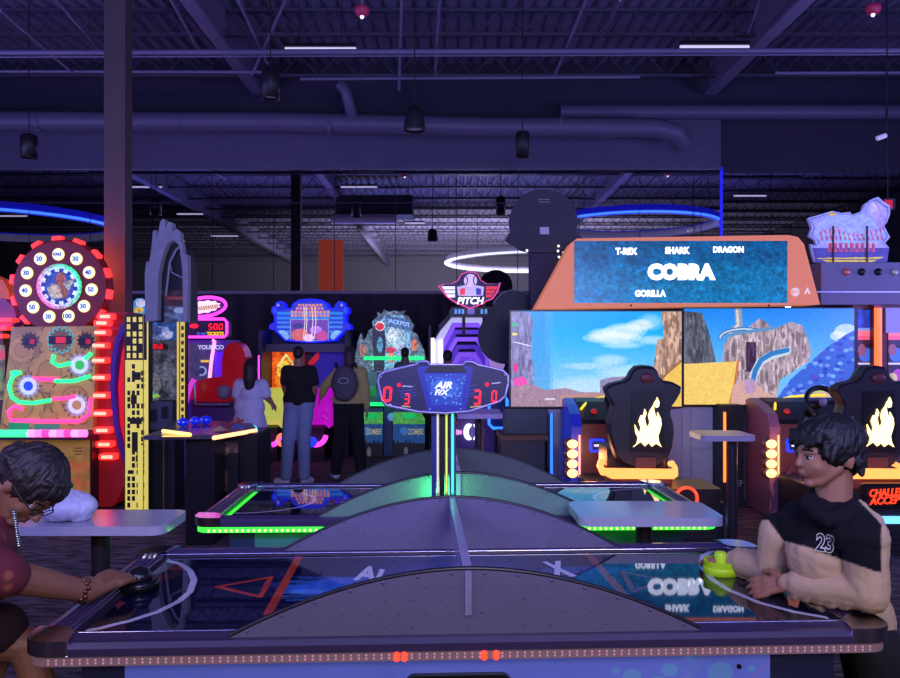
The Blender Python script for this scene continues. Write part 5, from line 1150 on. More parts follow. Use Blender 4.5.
# ------------------------------------------------------------------ air hockey tables
railm = mat('rail_purple', (62, 50, 84), .28, bscale=20, coat=.3); chrome = mat('chrome_cap', (190, 190, 215), .12, 1.0, var=0)
guard_m = mat('guard_violet', (104, 97, 124), .4, bscale=8); rivet = mat('rivet_silver', (205, 200, 225), .3, .7, var=0); edge_b = mat('guard_edge', (34, 30, 42), .3)
def hockey(cx, cy, rz, lb, front):
    T = Matrix.Translation((cx, cy, 0)) @ Matrix.Rotation(rz, 4, 'Z'); Ti = T.inverted()
    t = thing('air_hockey_table', lb, 'air hockey table', (cx, cy, 0), rz)
    def B():
        m = MB(); m.X = T; return m
    def loc(px, py, z=.787):
        Y = (CH - z) * F / (py - HZ); v = Ti @ Vector((XP(px, Y), Y, z)); return (v.x * 100, -v.y * 100)
    hx, hy, w = (1.30, .56, .10) if front else (1.33, .54, .10)
    # rails as a swept rounded frame with grooves
    def loop(x, y, r, n=5):
        q = []
        for (ax, ay, t0) in ((x - r, y - r, 0), (-x + r, y - r, 90), (-x + r, -y + r, 180), (x - r, -y + r, 270)):
            for i in range(n + 1): a = R(t0 + 90 * i / n); q.append((ax + r * math.cos(a), ay + r * math.sin(a)))
        return q
    prof = [(0, .762), (0, .785), (.012, .80), (.03, .802), (.036, .797), (.05, .803), (.056, .797), (.07, .803), (.076, .798), (.09, .802), (.10, .796), (.105, .77), (.09, .745), (.012, .758)]
    rings = [[Vector((x, y, z)) for x, y in loop(hx - o, hy - o, max(.075 - o, .01))] for o, z in prof]; rings.append(rings[0])
    B().loft(rings, caps=False).build('rail', railm, t)
    # playing surface
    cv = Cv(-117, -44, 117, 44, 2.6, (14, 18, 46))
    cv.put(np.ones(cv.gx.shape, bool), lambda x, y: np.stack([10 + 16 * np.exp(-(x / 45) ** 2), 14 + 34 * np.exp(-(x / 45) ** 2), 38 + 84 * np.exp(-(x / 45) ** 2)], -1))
    if front:
        L = lambda *a: [loc(*p) for p in a]
        for k in range(9): cv.line(L((262 + k * 4, 584 + k * 1.2), (372 + k * 6, 578 + k * 1.6)), 1.2, (60, 120, 220), .45)
        
        for k in range(14): yy = -14 + k * 2.2; cv.line([(-62 + 3 * math.sin(k * 2.1), yy), (-20 + 6 * math.cos(k * 1.7), yy * .7)], .9 + .8 * (k % 2), (90, 170, 250), .5); cv.line([(22 + 3 * math.sin(k), yy * .7), (60 + 5 * math.sin(k * 1.3), yy)], .9, (70, 140, 240), .4)
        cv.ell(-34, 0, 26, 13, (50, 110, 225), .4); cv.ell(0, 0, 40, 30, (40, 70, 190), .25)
        cv.ell(*loc(330, 588), 16, 6, (60, 130, 230), .35); cv.ell(*loc(585, 570), 18, 5, (60, 130, 230), .4); cv.ell(*loc(310, 592), 8, 3, (120, 190, 250), .4)
        wh_ = (196, 194, 208)
        cv.line(L((163, 560), (180, 564), (190, 571), (194, 580), (190, 592), (178, 602), (158, 612), (130, 621), (98, 629), (70, 634)), 2.4, wh_)
        cv.line(L((740, 545), (716, 549), (703, 556), (701, 566), (712, 580), (728, 590), (759, 603), (793, 612), (827, 618)), 2.4, wh_)
        cv.line(L((303, 549), (268, 614)), 3.2, (190, 66, 40)); cv.line(L((579, 545), (600, 568), (628, 600)), 3.2, (150, 70, 70))
        cv.line(L((217, 587), (271, 577.5), (260, 597), (217, 587)), 2.0, (190, 60, 34)); cv.line(L((662, 580), (622, 572), (634, 592), (662, 580)), 2.0, (150, 66, 80), .8)
        cv.ell(*loc(160, 578), 5, 4, (110, 34, 40), .7)
    else:
        for sx in (-1, 1):
            cv.ell(sx * 117, 0, 38, 34, (186, 184, 200), inner=.94); cv.line([(sx * 55, -44), (sx * 55, 44)], 3.2, (170, 60, 50)); cv.line([(sx * 72, 0), (sx * 62, -7), (sx * 62, 7), (sx * 72, 0)], 1.8, (190, 60, 34))
        for k in range(8): cv.line([(-50, -20 + k * 5), (50, -16 + k * 4)], 1.2, (60, 120, 220), .45)
    cv.noise(.12, 6, 5)
    c4 = [T @ Vector(v) for v in ((-1.17, .44, .788), (1.17, .44, .788), (1.17, -.44, .788), (-1.17, -.44, .788))]
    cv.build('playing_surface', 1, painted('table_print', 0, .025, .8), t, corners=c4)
    B().box(-1.18, 1.18, -.45, .45, .755, .786).build('bed', blk, t)
    if front:
        lw = mat('logo_white', (215, 215, 228), .4)
        def surf(px, py): Y = (CH - .789) * F / (py - HZ); return Vector((XP(px, Y), Y, .789))
        ptext('lettering', 'AI', [surf(360, 564), surf(385, 570), surf(379, 582), surf(353, 580)], lw, t, depth=.001, bold=.04)
        ptext('lettering', 'X', [surf(541, 562), surf(561, 561), surf(577, 576), surf(553, 578)], lw, t, depth=.001, bold=.05)
    # corner caps
    for sx in (-1, 1):
        for sy in (-1, 1):
            ch = [(hx - .14, hy + .003), (hx - .09, hy + .003)] + [(hx - .075 + .079 * math.cos(R(90 - 90 * i / 6)), hy - .075 + .079 * math.sin(R(90 - 90 * i / 6))) for i in range(7)] + [(hx + .005, hy - .14), (hx - .085, hy - .13), (hx - .12, hy - .09)]
            pts = [(sx * x, sy * y, .765) for x, y in ch]
            B().prism(pts, (0, 0, .044)).build('corner_cap', mat('cap_dark_chrome', (200, 195, 225), .12, 1.0, var=0), t, bevel=.008)
    # chrome bead between rail and surface
    B().tube([(x, y, .797) for x, y in loop(hx - .104, hy - .104, .02, 3)], .004, 6, True).build('inner_trim', chrome, t)
    # light strip round the skirt
    beadm = mat('bead_off', (200, 150, 160), .4, emit=(190, 120, 130), k=.45, var=0)
    B().rbox(-hx + .008, hx - .008, -hy + .006, hy - .006, .733, .759, .07, 5).build('skirt', mat('skirt_pink', (120, 96, 104), .5, emit=(130, 100, 112), k=.28) if front else glow('skirt_green', (60, 235, 60), 1.5), t)
    n = 110 if front else 90
    mb = B()
    for sy in (-1, 1):
        for k in range(n):
            x = -hx + .08 + (2 * hx - .16) * k / (n - 1)
            if front and sy < 0 and any(abs(x - q) < .012 for q in RED): continue
            for z in ((.742,) if not front else (.741, .751)): mb.ball((x, sy * (hy - .008), z), .0048 if front else .008, 6, 4)
    for sx in (-1, 1):
        for k in range(40): mb.ball((sx * (hx - .009), -.4 + .8 * k / 39, .737), .0055 if front else .008, 6, 4)
    mb.build('bead_lights', beadm if front else glow('bead_green', (170, 255, 110), 3), t, kind='stuff')
    if front:
        for q in RED:
            mb = B()
            for z in (.740, .752): mb.ball((q, -(hy - .004), z), .0085, 8, 6)
            mb.build('red_light', glow('red_light', (255, 40, 20), 5), t)
    # cabinet
    B().box(-1.17, 1.17, -.44, .44, .09, .732).build('cabinet', mat('cabinet_navy2', (36, 40, 84), .45, bscale=5), t)
    for sx in (-1, 1):
        for sy in (-1, 1): B().cyl((sx * 1.0, sy * .36, 0), (sx * 1.0, sy * .36, .09), .05).build('foot', blk, t)
    cv = Cv(-104, 0, 96, 60, 3, (112, 130, 250) if front else (70, 120, 120))
    if front:
        rs = np.random.RandomState(3)
        for x, y, r_ in ((64, 8, 2.6), (58, 3, 1), (70, 4, 1.6), (76, 2, 1), (80, 9, 4), (52, 10, 3), (47, 8, 1.2), (60, 14, 5), (68, 16, 1.5), (90, 8, 1.2), (86, 14, 2), (74, 12, 1.2)): cv.ell(x, y, r_, r_ * .8, (110, 170, 240), .75)
        cv.line([(64, 18), (76, 1)], 3, (120, 150, 230), .4); cv.line([(80, 20), (96, 6)], 1, (150, 120, 220), .6)
    cv.noise(.05, 8, 2)
    c4 = [T @ Vector(v) for v in ((-1.04, -.446, .729), (.96, -.446, .729), (.96, -.446, .12), (-1.04, -.446, .12))]
    cv.build('side_panel', 1, painted('panel_print' if front else 'panel_print_plain', .15 if front else 0, .3), t, corners=c4)  # front print is no lamp; some light on it is put in as emission
    B().rbox(-.19, .14, -.47, -.44, .42, .652, .03, 3, 'y').build('return_tray', blk, t)
    if front:
        B().cyl((.86, -.45, .655), (.86, -.44, .655), .008).build('bolt', blk, t)
    # arched side guards
    for sy, nm in ((-1, 'near'), (1, 'far')):
        gy = (-.525 if sy < 0 and front else sy * .487); mb = B(); hw = .705; H = .19 if sy < 0 and front else .215
        n2 = 28; top = []
        for i in range(n2 + 1):
            u = -1 + 2 * i / n2; top.append((u * hw, .803 + H * (1 - abs(u) ** 1.9)))
        A = [Vector((-hw, gy - .006, .80))] + [Vector((x, gy - .006, z)) for x, z in top] + [Vector((hw, gy - .006, .80))]
        Bk = [v + Vector((0, .012, 0)) for v in A]
        mb.loft([A, Bk]); mb.m = 1
        for i in range(-8, 9):
            for j in range(5):
                x = i * .083 + (j % 2) * .04; z = .825 + j * .04
                if abs(x) < hw and z < .803 + H * (1 - (abs(x) / hw) ** 1.9) - .018: mb.ball((x, gy - .007, z), .004, 5, 4, (1, .5, 1))
        for i in range(1, n2, 2): mb.ball((top[i][0], gy - .008, top[i][1] - .008), .006, 6, 4, (1, .6, 1))
        g = mb.build('side_guard', [guard_m if front else (mat('guard_clear', (120, 150, 135), .35, alpha=.75) if sy < 0 else mat('guard_grey', (84, 92, 96), .4)), rivet], t)
        mb = B(); mb.tube([(x, gy, z + .003) for x, z in top], .008, 6); mb.build('guard_edge', edge_b, g)
    # centre divider between the two guards
    mb = B(); N_ = 12; A = []; Bt = []
    for i in range(N_ + 1):
        y = (-.52 if front else -.49) + (1.01 if front else .98) * i / N_; z = (.995 if front else 1.02) + .027 * i / N_ * front; A.append(Vector((-.014, y, z))); Bt.append(Vector((-.014, y, z - .085)))
    mb.loft([A + Bt[::-1], [v + Vector((.028, 0, 0)) for v in A + Bt[::-1]]])
    mb.build('centre_divider', mat('divider_frosted', (178, 170, 205), .25, trans=.35, coat=.3), t, bevel=.006)
    B().box(-.010, .010, (-.54 if front else -.5), (-.53 if front else -.494), .86, .992 if front else 1.015).build('divider_bracket', mat('bracket_lilac', (140, 132, 165), .3), t)
    return t, T
RED = (-.213, -.190, .046, .082)
tb1, T1 = hockey(.03, 2.925, R(2.6), 'front air hockey table with a blue side panel, between the woman and the boy', True)
tb2, T2 = hockey(.03, 4.56, R(1.6), 'second air hockey table with a green light strip, behind the front one', False)
point('green_strip_glow', (-.05, 4.0, .93), (.1, 1.0, .35), 3.0, .05)

# ------------------------------------------------------------------ scoreboard on lit posts
Yb = 3.76
t = thing('scoreboard', 'blue air hockey scoreboard with red digits on tall lit posts between the two tables', 'scoreboard', (XP(443, Yb), Yb + .06, 0))
sil = [(377.5, 381), (379, 375), (384, 371.5), (416, 364), (420, 361), (427, 361), (430, 364.5), (463, 364.5), (466, 361), (473, 361.5), (478, 364.5), (503, 370), (508.5, 375), (509, 382), (506, 396), (500, 401.5), (470, 411.5), (445, 413.5), (418, 412), (386, 405.5), (381, 400)]
mb = MB(); ppoly(mb, sil, Yb, .13, -.05); mb.build('housing', mat('board_indigo', (28, 24, 70), .3, bscale=6), t, bevel=.008)
cv = Cv(378, 365, 508, 413, 4, (24, 20, 70))
cv.poly([(417, 368), (424, 366), (467, 366), (473, 368), (466, 411), (428, 411)], (32, 40, 150))
cv.poly([(424, 374), (466, 374), (461, 405), (432, 405)], (30, 70, 165)); m = cv.mask_poly([(424, 374), (466, 374), (461, 405), (432, 405)])
rs = np.random.RandomState(8)
for i in range(90):
    x, y = rs.uniform(424, 466), rs.uniform(372, 405); mm = (np.hypot(cv.gx - x, cv.gy - y) < rs.uniform(.3, 1.0)) & m; cv.put(mm, (140, 200, 240), .8)
cv.ell(445, 388, 14, 9, (90, 160, 225), .35)
for y in (387, 391, 394, 397): cv.line([(400, y), (416, y - 1.5)], .6, (60, 80, 190), .8); cv.line([(466, y), (476, y - 2)], .6, (60, 80, 190), .8)
for x, y, w_, c in ((380, 404, 11, (220, 220, 235)), (402, 406, 8, (210, 200, 110)), (470.5, 407, 11, (210, 200, 110)), (490.5, 403.5, 8, (200, 200, 215)), (403, 386, 9, (190, 190, 215)), (492, 383.5, 8, (190, 190, 215))): cv.line([(x, y), (x + w_, y + (.6 if x < 440 else -1))], 1.1, c)
ins = cv.mask_poly([(443.5 + (x - 443.5) * .965, 387.5 + (y - 387.5) * .93) for x, y in sil])
Yk = Yb - .05
cv.a *= .82; cv.build('front_panel', Yk, painted('lit_half', .55), t, dy=-.004, inside=ins)
for ch, a in (('0', (382.5, 386.5, 391.5, 402)), ('3', (403.5, 393.5, 409.5, 404.5)), ('3', (472.5, 389.5, 480.5, 405)), ('0', (491, 390.5, 496.5, 402))):
    mb = MB(); digit(mb, ch, *a, Yk, dy=-.012); mb.build('digit', dig_red, t)
for px_, py_ in ((399, 385), (487, 384.5)): MB().ball(P(px_, py_, Yk - .004), .009, 10, 6).build('indicator', dig_red, t)
lw = glow('board_letters', (225, 225, 240), .8)
text('lettering', 'AIR', 434.5, 381.5, 452, 388.3, Yk, lw, t, dy=-.012, bold=.04, shear=.3, depth=.006)
text('lettering', 'F/X', 434.5, 389.2, 449.5, 395, Yk, lw, t, dy=-.012, bold=.04, shear=.3, depth=.006)
mb = MB(); ptube(mb, [(443.5 + (x - 443.5) * .99, 387.5 + (y - 387.5) * .985) for x, y in sil], Yk - .002, .0065, closed=True); mb.build('edge_trim', mat('trim_lavender', (160, 150, 190), .3, .4), t)
mb = MB(); ppoly(mb, [(430, 366), (463, 366), (467, 372), (424, 372)], Yk, .02, -.012); mb.build('top_plate', satin, t)
for px_, py_ in ((381, 377), (426, 372), (466, 372), (505, 375), (384, 401), (430, 409), (461, 409), (502, 398)): MB().ball(P(px_, py_, Yk - .006), .004, 8, 6).build('screw', rivet, t)
postm = mat('post_blue', (36, 50, 110), .35, bscale=8)
zt_ = ZP(411, Yb); z0 = 0
for xa, xb in ((431.5, 436.2), (449.5, 456)): MB().box(XP(xa, Yb), XP(xb, Yb), Yb - .01, Yb + .05, z0, zt_).build('post', postm, t)
MB().box(XP(439.5, Yb), XP(444.5, Yb), Yb, Yb + .04, z0, zt_).build('centre_post', blk, t)
for xa, rgb, k, seg, nm in ((437.8, (225, 215, 200), .55, 'bead_white', 'white_lights'), (446.5, (200, 215, 90), .7, 'bead_lime', 'lime_lights'), (452.6, (60, 245, 150), 1.8, 'bead_mint', 'green_lights')):
    x = XP(xa, Yb - .012); MB().box(x - .007, x + .007, Yb - .012, Yb, .4, zt_).build('light_channel', mat('chan_' + seg, tuple(int(q * .55) for q in rgb), .4, emit=tuple(int(q * .7) for q in rgb), k=.3 if k < 1 else .8, var=0), t)
    mb = MB()
    for i in range(46): z = .98 + i * (zt_ - .98) / 46; mb.ball((x, Yb - .014, z), .0048, 6, 4)
    mb.build(nm, glow(seg, rgb, k * 1.3), t, kind='stuff')
MB().box(XP(426, Yb), XP(462, Yb), Yb - .06, Yb + .1, 0, .03).build('base_plate', satin, t)

# ------------------------------------------------------------------ small tables
def pub(x0, x1, y0, y1, z, lb, px_, py_, m, r=.06, rs_=.04):
    t = thing('pedestal_table', lb, 'table', (px_, py_, 0))
    mb = MB(); mb.rbox(x0, x1, y0, y1, z - .04, z, r, 5); mb.build('tabletop', m, t, bevel=.006)
    MB().cyl((px_, py_, .03), (px_, py_, z - .04), rs_, n=16).build('pole', mat('pole_dark', (34, 26, 34), .35), t)
    MB().lathe((px_, py_, 0), [(.001, 0), (.24, 0), (.24, .015), (.08, .03), (.001, .032)], 28).build('base', mat('base_dark', (50, 36, 44), .35), t)
    return t
topg = mat('tabletop_grey', (168, 164, 180), .14, bscale=60, var=.06)
pub(-2.3, -1.235, 3.43, 3.79, .89, 'grey pedestal table with the white plastic bag on it, at left', -1.565, 3.58, topg)
pub(.585, 1.245, 3.6, 4.0, .89, 'grey pedestal table standing behind the front hockey table, at right', .92, 3.8, topg)
t = pub(XP(457, 7.2), XP(501, 7.2), 6.9, 7.5, 1.08, 'small lilac table on a thin dark pole seen right of the scoreboard post', XP(479, 7.2), 7.2, mat('tabletop_lilac', (170, 150, 190), .3))
pub(XP(697, 6.0), XP(750, 6.0), 5.85, 6.25, ZP(433, 6.05), 'small tall table on a dark pole in front of the panel reading keep', XP(732, 6.05), 6.05, mat('tabletop_mauve', (160, 150, 175), .25), rs_=.04)
# plastic bag
bc = Vector((-1.715, 3.56, .956)); mb = MB()
rs = np.random.RandomState(11)
mb.ball(bc + Vector((0, 0, -.005)), .122, 20, 14, (1.15, .85, .56)); mb.ball(bc + Vector((-.02, 0, .035)), .075, 16, 10, (1, .8, .6)); mb.ball(bc + Vector((.07, -.01, -.03)), .055, 14, 10)
for i in range(7):
    a = rs.uniform(0, 6.28); mb.tube([bc + Vector((.11 * math.cos(a), .08 * math.sin(a), -.055)), bc + Vector((.07 * math.cos(a), .05 * math.sin(a), .03)), bc + Vector((-.02, 0, .085))], .012, 6)
me = blob(mb, .006, 5, 'bag')
bm = bmesh.new(); bm.from_mesh(me)
from mathutils import noise as MN
for v in bm.verts:
    d = MN.noise(v.co * 13) * .010 + abs(MN.noise(Vector((v.co.x * 40, v.co.y * 30, v.co.z * 12)))) * .007
    v.co += v.normal * d
    v.co.z = max(v.co.z, .891)
bm.to_mesh(me); bm.free()
o = link('plastic_bag', me, None, mat('bag_plastic', (205, 200, 218), .35, bscale=25, var=.1, bump=.3)); meta(o, 'crumpled white plastic bag full of things on the grey table at left', 'bag')
# mallets
def mallet(c, r, m, lb, tall):
    t = thing('hockey_mallet', lb, 'mallet', c)
    MB().lathe(c, [(.001, 0), (r, 0), (r, .022), (r * .96, .03), (r * .8, .032), (r * .62, .03), (.001, .028)], 32).build('base', m, t)
    if tall:
        MB().lathe(c, [(r * .96, .02), (r * 1.0, .05), (r * 1.02, .052), (r * .9, .045), (r * .7, .03)], 32, caps=False).build('rim', m, t)
        MB().lathe(c, [(.001, .028), (r * .42, .028), (r * .34, .05), (r * .36, .075), (r * .28, .082), (.001, .084)], 24).build('knob', m, t)
    else:
        MB().lathe(c, [(.001, .028), (r * .66, .028), (r * .62, .05), (r * .42, .07), (.001, .078)], 24).build('knob', m, t)
gm_ = mat('mallet_green', (180, 225, 40), .35, emit=(120, 160, 10), k=.25, var=.04); bm_ = mat('mallet_black', (22, 22, 28), .25)
def on(px, py, z): Y = (CH - z) * F / (py - HZ); return Vector((XP(px, Y), Y, z))
MG = on(720.5, 573, .789); mallet(MG, .064, gm_, 'lime green plastic mallet in the boy\'s hand on the front table', True)
MK = on(139, 588, .789); mallet(MK, .07, bm_, 'black plastic mallet under the woman\'s hand on the front table', False)
# ------------------------------------------------------------------ people
def frame(f, u):
    f = Vector(f).normalized(); u = Vector(u); u = (u - f * u.dot(f)).normalized(); l = u.cross(f)
    return Matrix((f, l, u)).transposed()
def head(mb, c, M3, H, wide=1.0, child=False):
    V = lambda a, b, d: Vector(c) + M3 @ Vector((a * wide, b, d)) * H
    ball = lambda p, r, sc=(1, 1, 1), n=18, m=12: mb.ball(V(*p), r * H, n, m, sc, M3)
    ball((-.06, 0, .13), .37, (1.08 * wide, .88, 1)); ball((.09, 0, -.07), .27, (1.04 * wide, .92, 1.15)); ball((.03, 0, -.18), .22, (1.15, .98, 1)); cap(mb, V(.0, 0, -.18), V(.16, 0, -.27), .21 * H, .14 * H); ball((.16, 0, -.28), .14)
    ball((.235 if child else .265, 0, -.365), .085, (1, 1.2, .8))
    for s in (-1, 1):
        cap(mb, V(-.02, s * .17, -.15), V(.17, s * .07, -.325), .11 * H, .095 * H); ball((.20, s * .12, -.12), .11); ball((.265, s * .11, .085), .075, (1, 1.3, .7))
        ex = .08 if child else 0; ball((-.03 - ex, s * .30, -.05), .10, (.7, .35, 1.1)); ball((-.045 - ex, s * .335, -.03), .08, (.8, .4, 1.1)); ball((-.045 - ex, s * .335, -.11), .05, (.8, .4, 1.1))
    ball((.27, 0, .1), .10, (1, 1.4, 1.1)); ball((.25, 0, .2), .12, (1, 1.6, 1))
    nx = .385 if child else .425
    mb.cyl(V(.335, 0, .04), V(nx, 0, -.08), .03 * H, .042 * H); ball((nx, 0, -.095), .043, (1, 1.1, .8))
    for s in (-1, 1): ball((nx - .045, s * .045, -.11), .03)
    ball((.335, 0, -.20), .05, (.9, 1.6, .6)); ball((.34, 0, -.225), .04, (.8, 1.5, .4)); ball((.33, 0, -.262), .042, (.8, 1.3, .5))
    return V
def face(V, M3, H, c, parent, glasses=False, near=(-1, 1)):
    mat('hair_black', (16, 12, 14), .6, bscale=60, var=.3, bump=.6); ew = mat('eye_white', (200, 190, 190), .3); ed = mat('eye_dark', (20, 12, 10), .2); lipm = mat('lip', (120, 62, 58), .5); br = mat('hair_black', (16, 12, 14), .5, bscale=60, var=.3)
    for s in near:
        e = MB(); e.ball(V(.292, s * .125, .015), .052 * H, 14, 10, (.8, 1.1, .75), M3); e.build('eye', ew, parent)
        e = MB(); e.ball(V(.322, s * .127, .008), .028 * H, 12, 8, (.7, 1, 1), M3); e.build('iris', ed, parent)
        e = MB(); e.tube([V(.33, s * .06, .045), V(.345, s * .12, .058), V(.30, s * .19, .03)], .014 * H, 6); e.build('eyelid', mat('lid_skin', (110, 72, 60), .5), parent)
        e = MB(); e.tube([V(.345, s * .05, .115), V(.345, s * .12, .125), V(.285, s * .2, .105)], .015 * H, 6); e.build('eyebrow', br, parent)
    e = MB(); e.tube([V(.34, -.075, -.245), V(.376, 0, -.241), V(.34, .075, -.245)], .010 * H, 6); e.build('mouth', lipm, parent)
    if glasses:
        g = MB()
        for s in (-1, 1):
            g.tube([V(.385, s * .13, .01) + M3 @ Vector((0, .085 * math.cos(a), .065 * math.sin(a))) * H for a in [2 * PI * i / 20 for i in range(20)]], .008 * H, 5, True)
            g.tube([V(.385, s * .21, .03), V(.2, s * .32, .03), V(-.05, s * .36, .02)], .008 * H, 5)
        g.tube([V(.385, -.05, .02), V(.40, 0, .035), V(.385, .05, .02)], .008 * H, 5); g.build('glasses', mat('glasses_black', (14, 12, 16), .3), parent)
def hand(mb, wrist, direction, up, size, side=1, curl=.25, spread=.7):
    """palm and five fingers; direction = where the fingers point, up = back of the hand, side = which side the thumb is on"""
    d = Vector(direction).normalized(); u = Vector(up); u = (u - d * u.dot(d)).normalized(); s = d.cross(u) * side
    w = Vector(wrist); L = size
    mb.cyl(w, w + d * L * .2, L * .15, L * .17)
    for k in (-1, 0, 1): cap(mb, w + d * L * .12 + s * k * L * .08, w + d * L * .46 + s * k * L * .13, L * .095, L * .085)
    for k, (off, ln) in enumerate(((.19, .38), (.065, .44), (-.065, .41), (-.185, .31))):
        b = w + d * L * .48 + s * off * L; dd = (d + s * off * .45 * spread - u * curl * .3).normalized(); m_ = b + dd * L * ln * .5
        dd2 = (dd - u * curl).normalized(); e = m_ + dd2 * L * ln * .28; dd3 = (dd2 - u * curl * .9).normalized(); f_ = e + dd3 * L * ln * .22
        limb(mb, [(b, L * .066), (m_, L * .060), (e, L * .054), (f_, L * .046)])
    b = w + d * L * .16 + s * L * .15; m_ = b + (d * .7 + s * .75 - u * .15).normalized() * L * .24; e = m_ + (d * .95 + s * .25 - u * .35).normalized() * L * .2
    limb(mb, [(b, L * .09), (m_, L * .07), (e, L * .055)])
def split_color(me, fn):
    co = np.empty(len(me.vertices) * 3); me.vertices.foreach_get('co', co); co = co.reshape(-1, 3)
    for p in me.polygons: p.material_index = fn(Vector(co[p.vertices[0]]))
hairm = mat('hair_black', (16, 12, 14), .6, bscale=60, var=.3, bump=.6)

# ---- boy in black and beige hoodie
t = thing('person', 'boy in a black and beige hoodie numbered 23 at the right end of the table', 'person', (1.46, 2.78, 0))
skin = mat('boy_skin', (158, 108, 84), .5, bscale=12, var=.06)
Yb_ = 2.70
hc = P(826, 455, Yb_); hf = (-1, -.16, -.06); M3 = frame(hf, (0, 0, 1)); H = .242
mb = MB(); V = head(mb, hc, M3, H, 1.12, True)
neckb = P(832, 512, 2.72)
cap(mb, V(-.13, 0, -.2), neckb, .052, .064)
shR, shL = P(778, 531, 2.86), P(864, 537, 2.56)           # far and near shoulder
elR, wrR = P(772, 570, 2.90), P(733, 560, 3.08); elL, wrL = P(868, 592, 2.56), P(789, 583, 2.74)
hip = P(868, 646, 2.76); chest = P(826, 556, 2.72); belly = P(842, 600, 2.74)
limb(mb, [(neckb, .06), (chest, .09), (belly, .09), (hip, .09)])
limb(mb, [(shR, .045), (elR, .038), (wrR, .028)]); limb(mb, [(shL, .045), (elL, .038), (wrL, .03)])
hand(mb, wrL, on(750, 588, .815) - wrL, (-.2, -.75, .65), .165, 1, .34)
hand(mb, wrR, MG + Vector((-.04, .085, .03)) - wrR, (.1, .2, 1), .15, -1, .4)
for s, kx in ((-1, 0), (1, 1)):
    a = hip + Vector((.0 + kx * .03, -.07 + kx * .14, -.04)); k_ = Vector((a.x + .02, a.y, .40)); f_ = Vector((a.x + .05, a.y, .07))
    limb(mb, [(a, .07), (k_, .05), (f_, .035)]); cap(mb, f_ + Vector((0, 0, -.03)), f_ + Vector((-.14, -.02, -.035)), .032, .03)
body = link('body', blob(mb, .004, 7, 'body'), t, skin)
face(V, M3, H, hc, t)
# hair
mb = MB(); hb = lambda p, r, sc=(1, 1, 1): mb.ball(V(*p), r * H, 18, 12, sc, M3)
hb((-.09, 0, .17), .415, (1.06, .98, 1.0)); hb((.06, 0, .28), .29, (1.15, 1.15, .85)); hb((-.27, 0, -.0), .26, (1, 1.15, 1.25)); hb((-.22, 0, .22), .31, (1, 1.1, 1)); hb((-.33, 0, -.14), .15, (1, 1.5, 1))
for k in range(9):
    l_ = -.30 + k * .075; q = math.cos(l_ * 4.2) * .09
    mb.cyl(V(.20 + q, l_ * .9, .34), V(.27 + q, l_ * 1.02 + .02, .15 + .03 * (k % 3)), .10 * H, .035 * H)
for s_ in (-1, 1):
    for (a, d, a2, d2) in ((.16, .2, .20, .02), (.08, .2, .12, -.06), (-.26, -.05, -.27, -.27)):
        mb.cyl(V(a, s_ * .29, d), V(a2, s_ * .335, d2), .085 * H, .03 * H)
for k in range(7): mb.cyl(V(.16 - k * .08, -.12 + .04 * k, .5), V(.28 - k * .06, -.16 + .05 * k, .46), .06 * H, .02 * H)
def strands(me, V, amp=.005, fr=38):
    bm = bmesh.new(); bm.from_mesh(me); c0 = V(-.06, 0, .13); cr_ = V(-.2, 0, .55) - c0; cr_.normalize(); e1 = cr_.orthogonal().normalized(); e2 = cr_.cross(e1)
    for v in bm.verts:
        d = (v.co - c0).normalized(); az = math.atan2(d.dot(e1), d.dot(e2)); el_ = d.dot(cr_)
        v.co += v.normal * amp * (MN.noise(Vector((math.cos(az) * fr * .22, math.sin(az) * fr * .22, el_ * 2))) + .6 * MN.noise(Vector((math.cos(az) * fr * .5, math.sin(az) * fr * .5, el_ * 3))))
    bm.to_mesh(me); bm.free(); return me
hair = link('hair', strands(blob(mb, .004, 2, 'hair'), V, .006), t, hairm)
# hoodie: body and two sleeves, colour blocked cloth
hoodm = painted('hoodie_cloth', 0, .92, .2)
def edge_y(px_):
    pts = [(740, 520), (768, 520), (784, 541), (808, 547), (834, 557), (874, 571), (900, 577)]
    for (xa, ya), (xb, yb) in zip(pts[:-1], pts[1:]):
        if px_ <= xb: return ya + (yb - ya) * max(0, (px_ - xa)) / (xb - xa)
    return 577
def hood_black(v):
    px_ = 450 + v.x * F / v.y; py_ = HZ + (CH - v.z) * F / v.y
    k = min(max((edge_y(px_) - py_) / 1.2 + .5, 0), 1)
    st = 859 + (py_ - 500) * .95
    if 500 < py_ < 526: k *= min(max((st - px_) / 1.2, 0), 1)
    elif py_ >= 526: k *= min(max((882 - px_) / 1.2, 0), 1)
    return k
def cloth(mb, voxel, nm, parent, fold=.008, sc=(9, 9, 16)):
    me = blob(mb, voxel, 2, nm); bm = bmesh.new(); bm.from_mesh(me)
    for v in bm.verts:
        w = v.co; fld = MN.noise(Vector((w.x * sc[0], w.y * sc[1], w.z * sc[2]))) * fold + abs(MN.noise(Vector((w.x * 26, w.y * 26, w.z * 34)))) * fold * .45
        v.co += v.normal * fld
    bm.to_mesh(me); bm.free()
    co = np.empty(len(me.vertices) * 3); me.vertices.foreach_get('co', co); co = co.reshape(-1, 3)
    A = np.array([lin(24), lin(22), lin(28), 1]); B_ = np.array([lin(204), lin(172), lin(138), 1]); C_ = np.empty((len(co), 4))
    for i, v in enumerate(co): k = hood_black(Vector(v)); C_[i] = A * k + B_ * (1 - k)
    at = me.attributes.new('art', 'FLOAT_COLOR', 'POINT'); at.data.foreach_set('color', C_.reshape(-1))
    return link(nm, me, parent, hoodm)
mb = MB()
limb(mb, [(P(832, 520, 2.72), .098), (chest, .128), (belly, .125), (P(856, 618, 2.76), .128)])
limb(mb, [(P(802, 524, 2.80), .08), (shR + Vector((.03, -.01, 0)), .062)]); limb(mb, [(P(850, 528, 2.64), .085), (shL + Vector((-.02, 0.02, 0)), .068)])
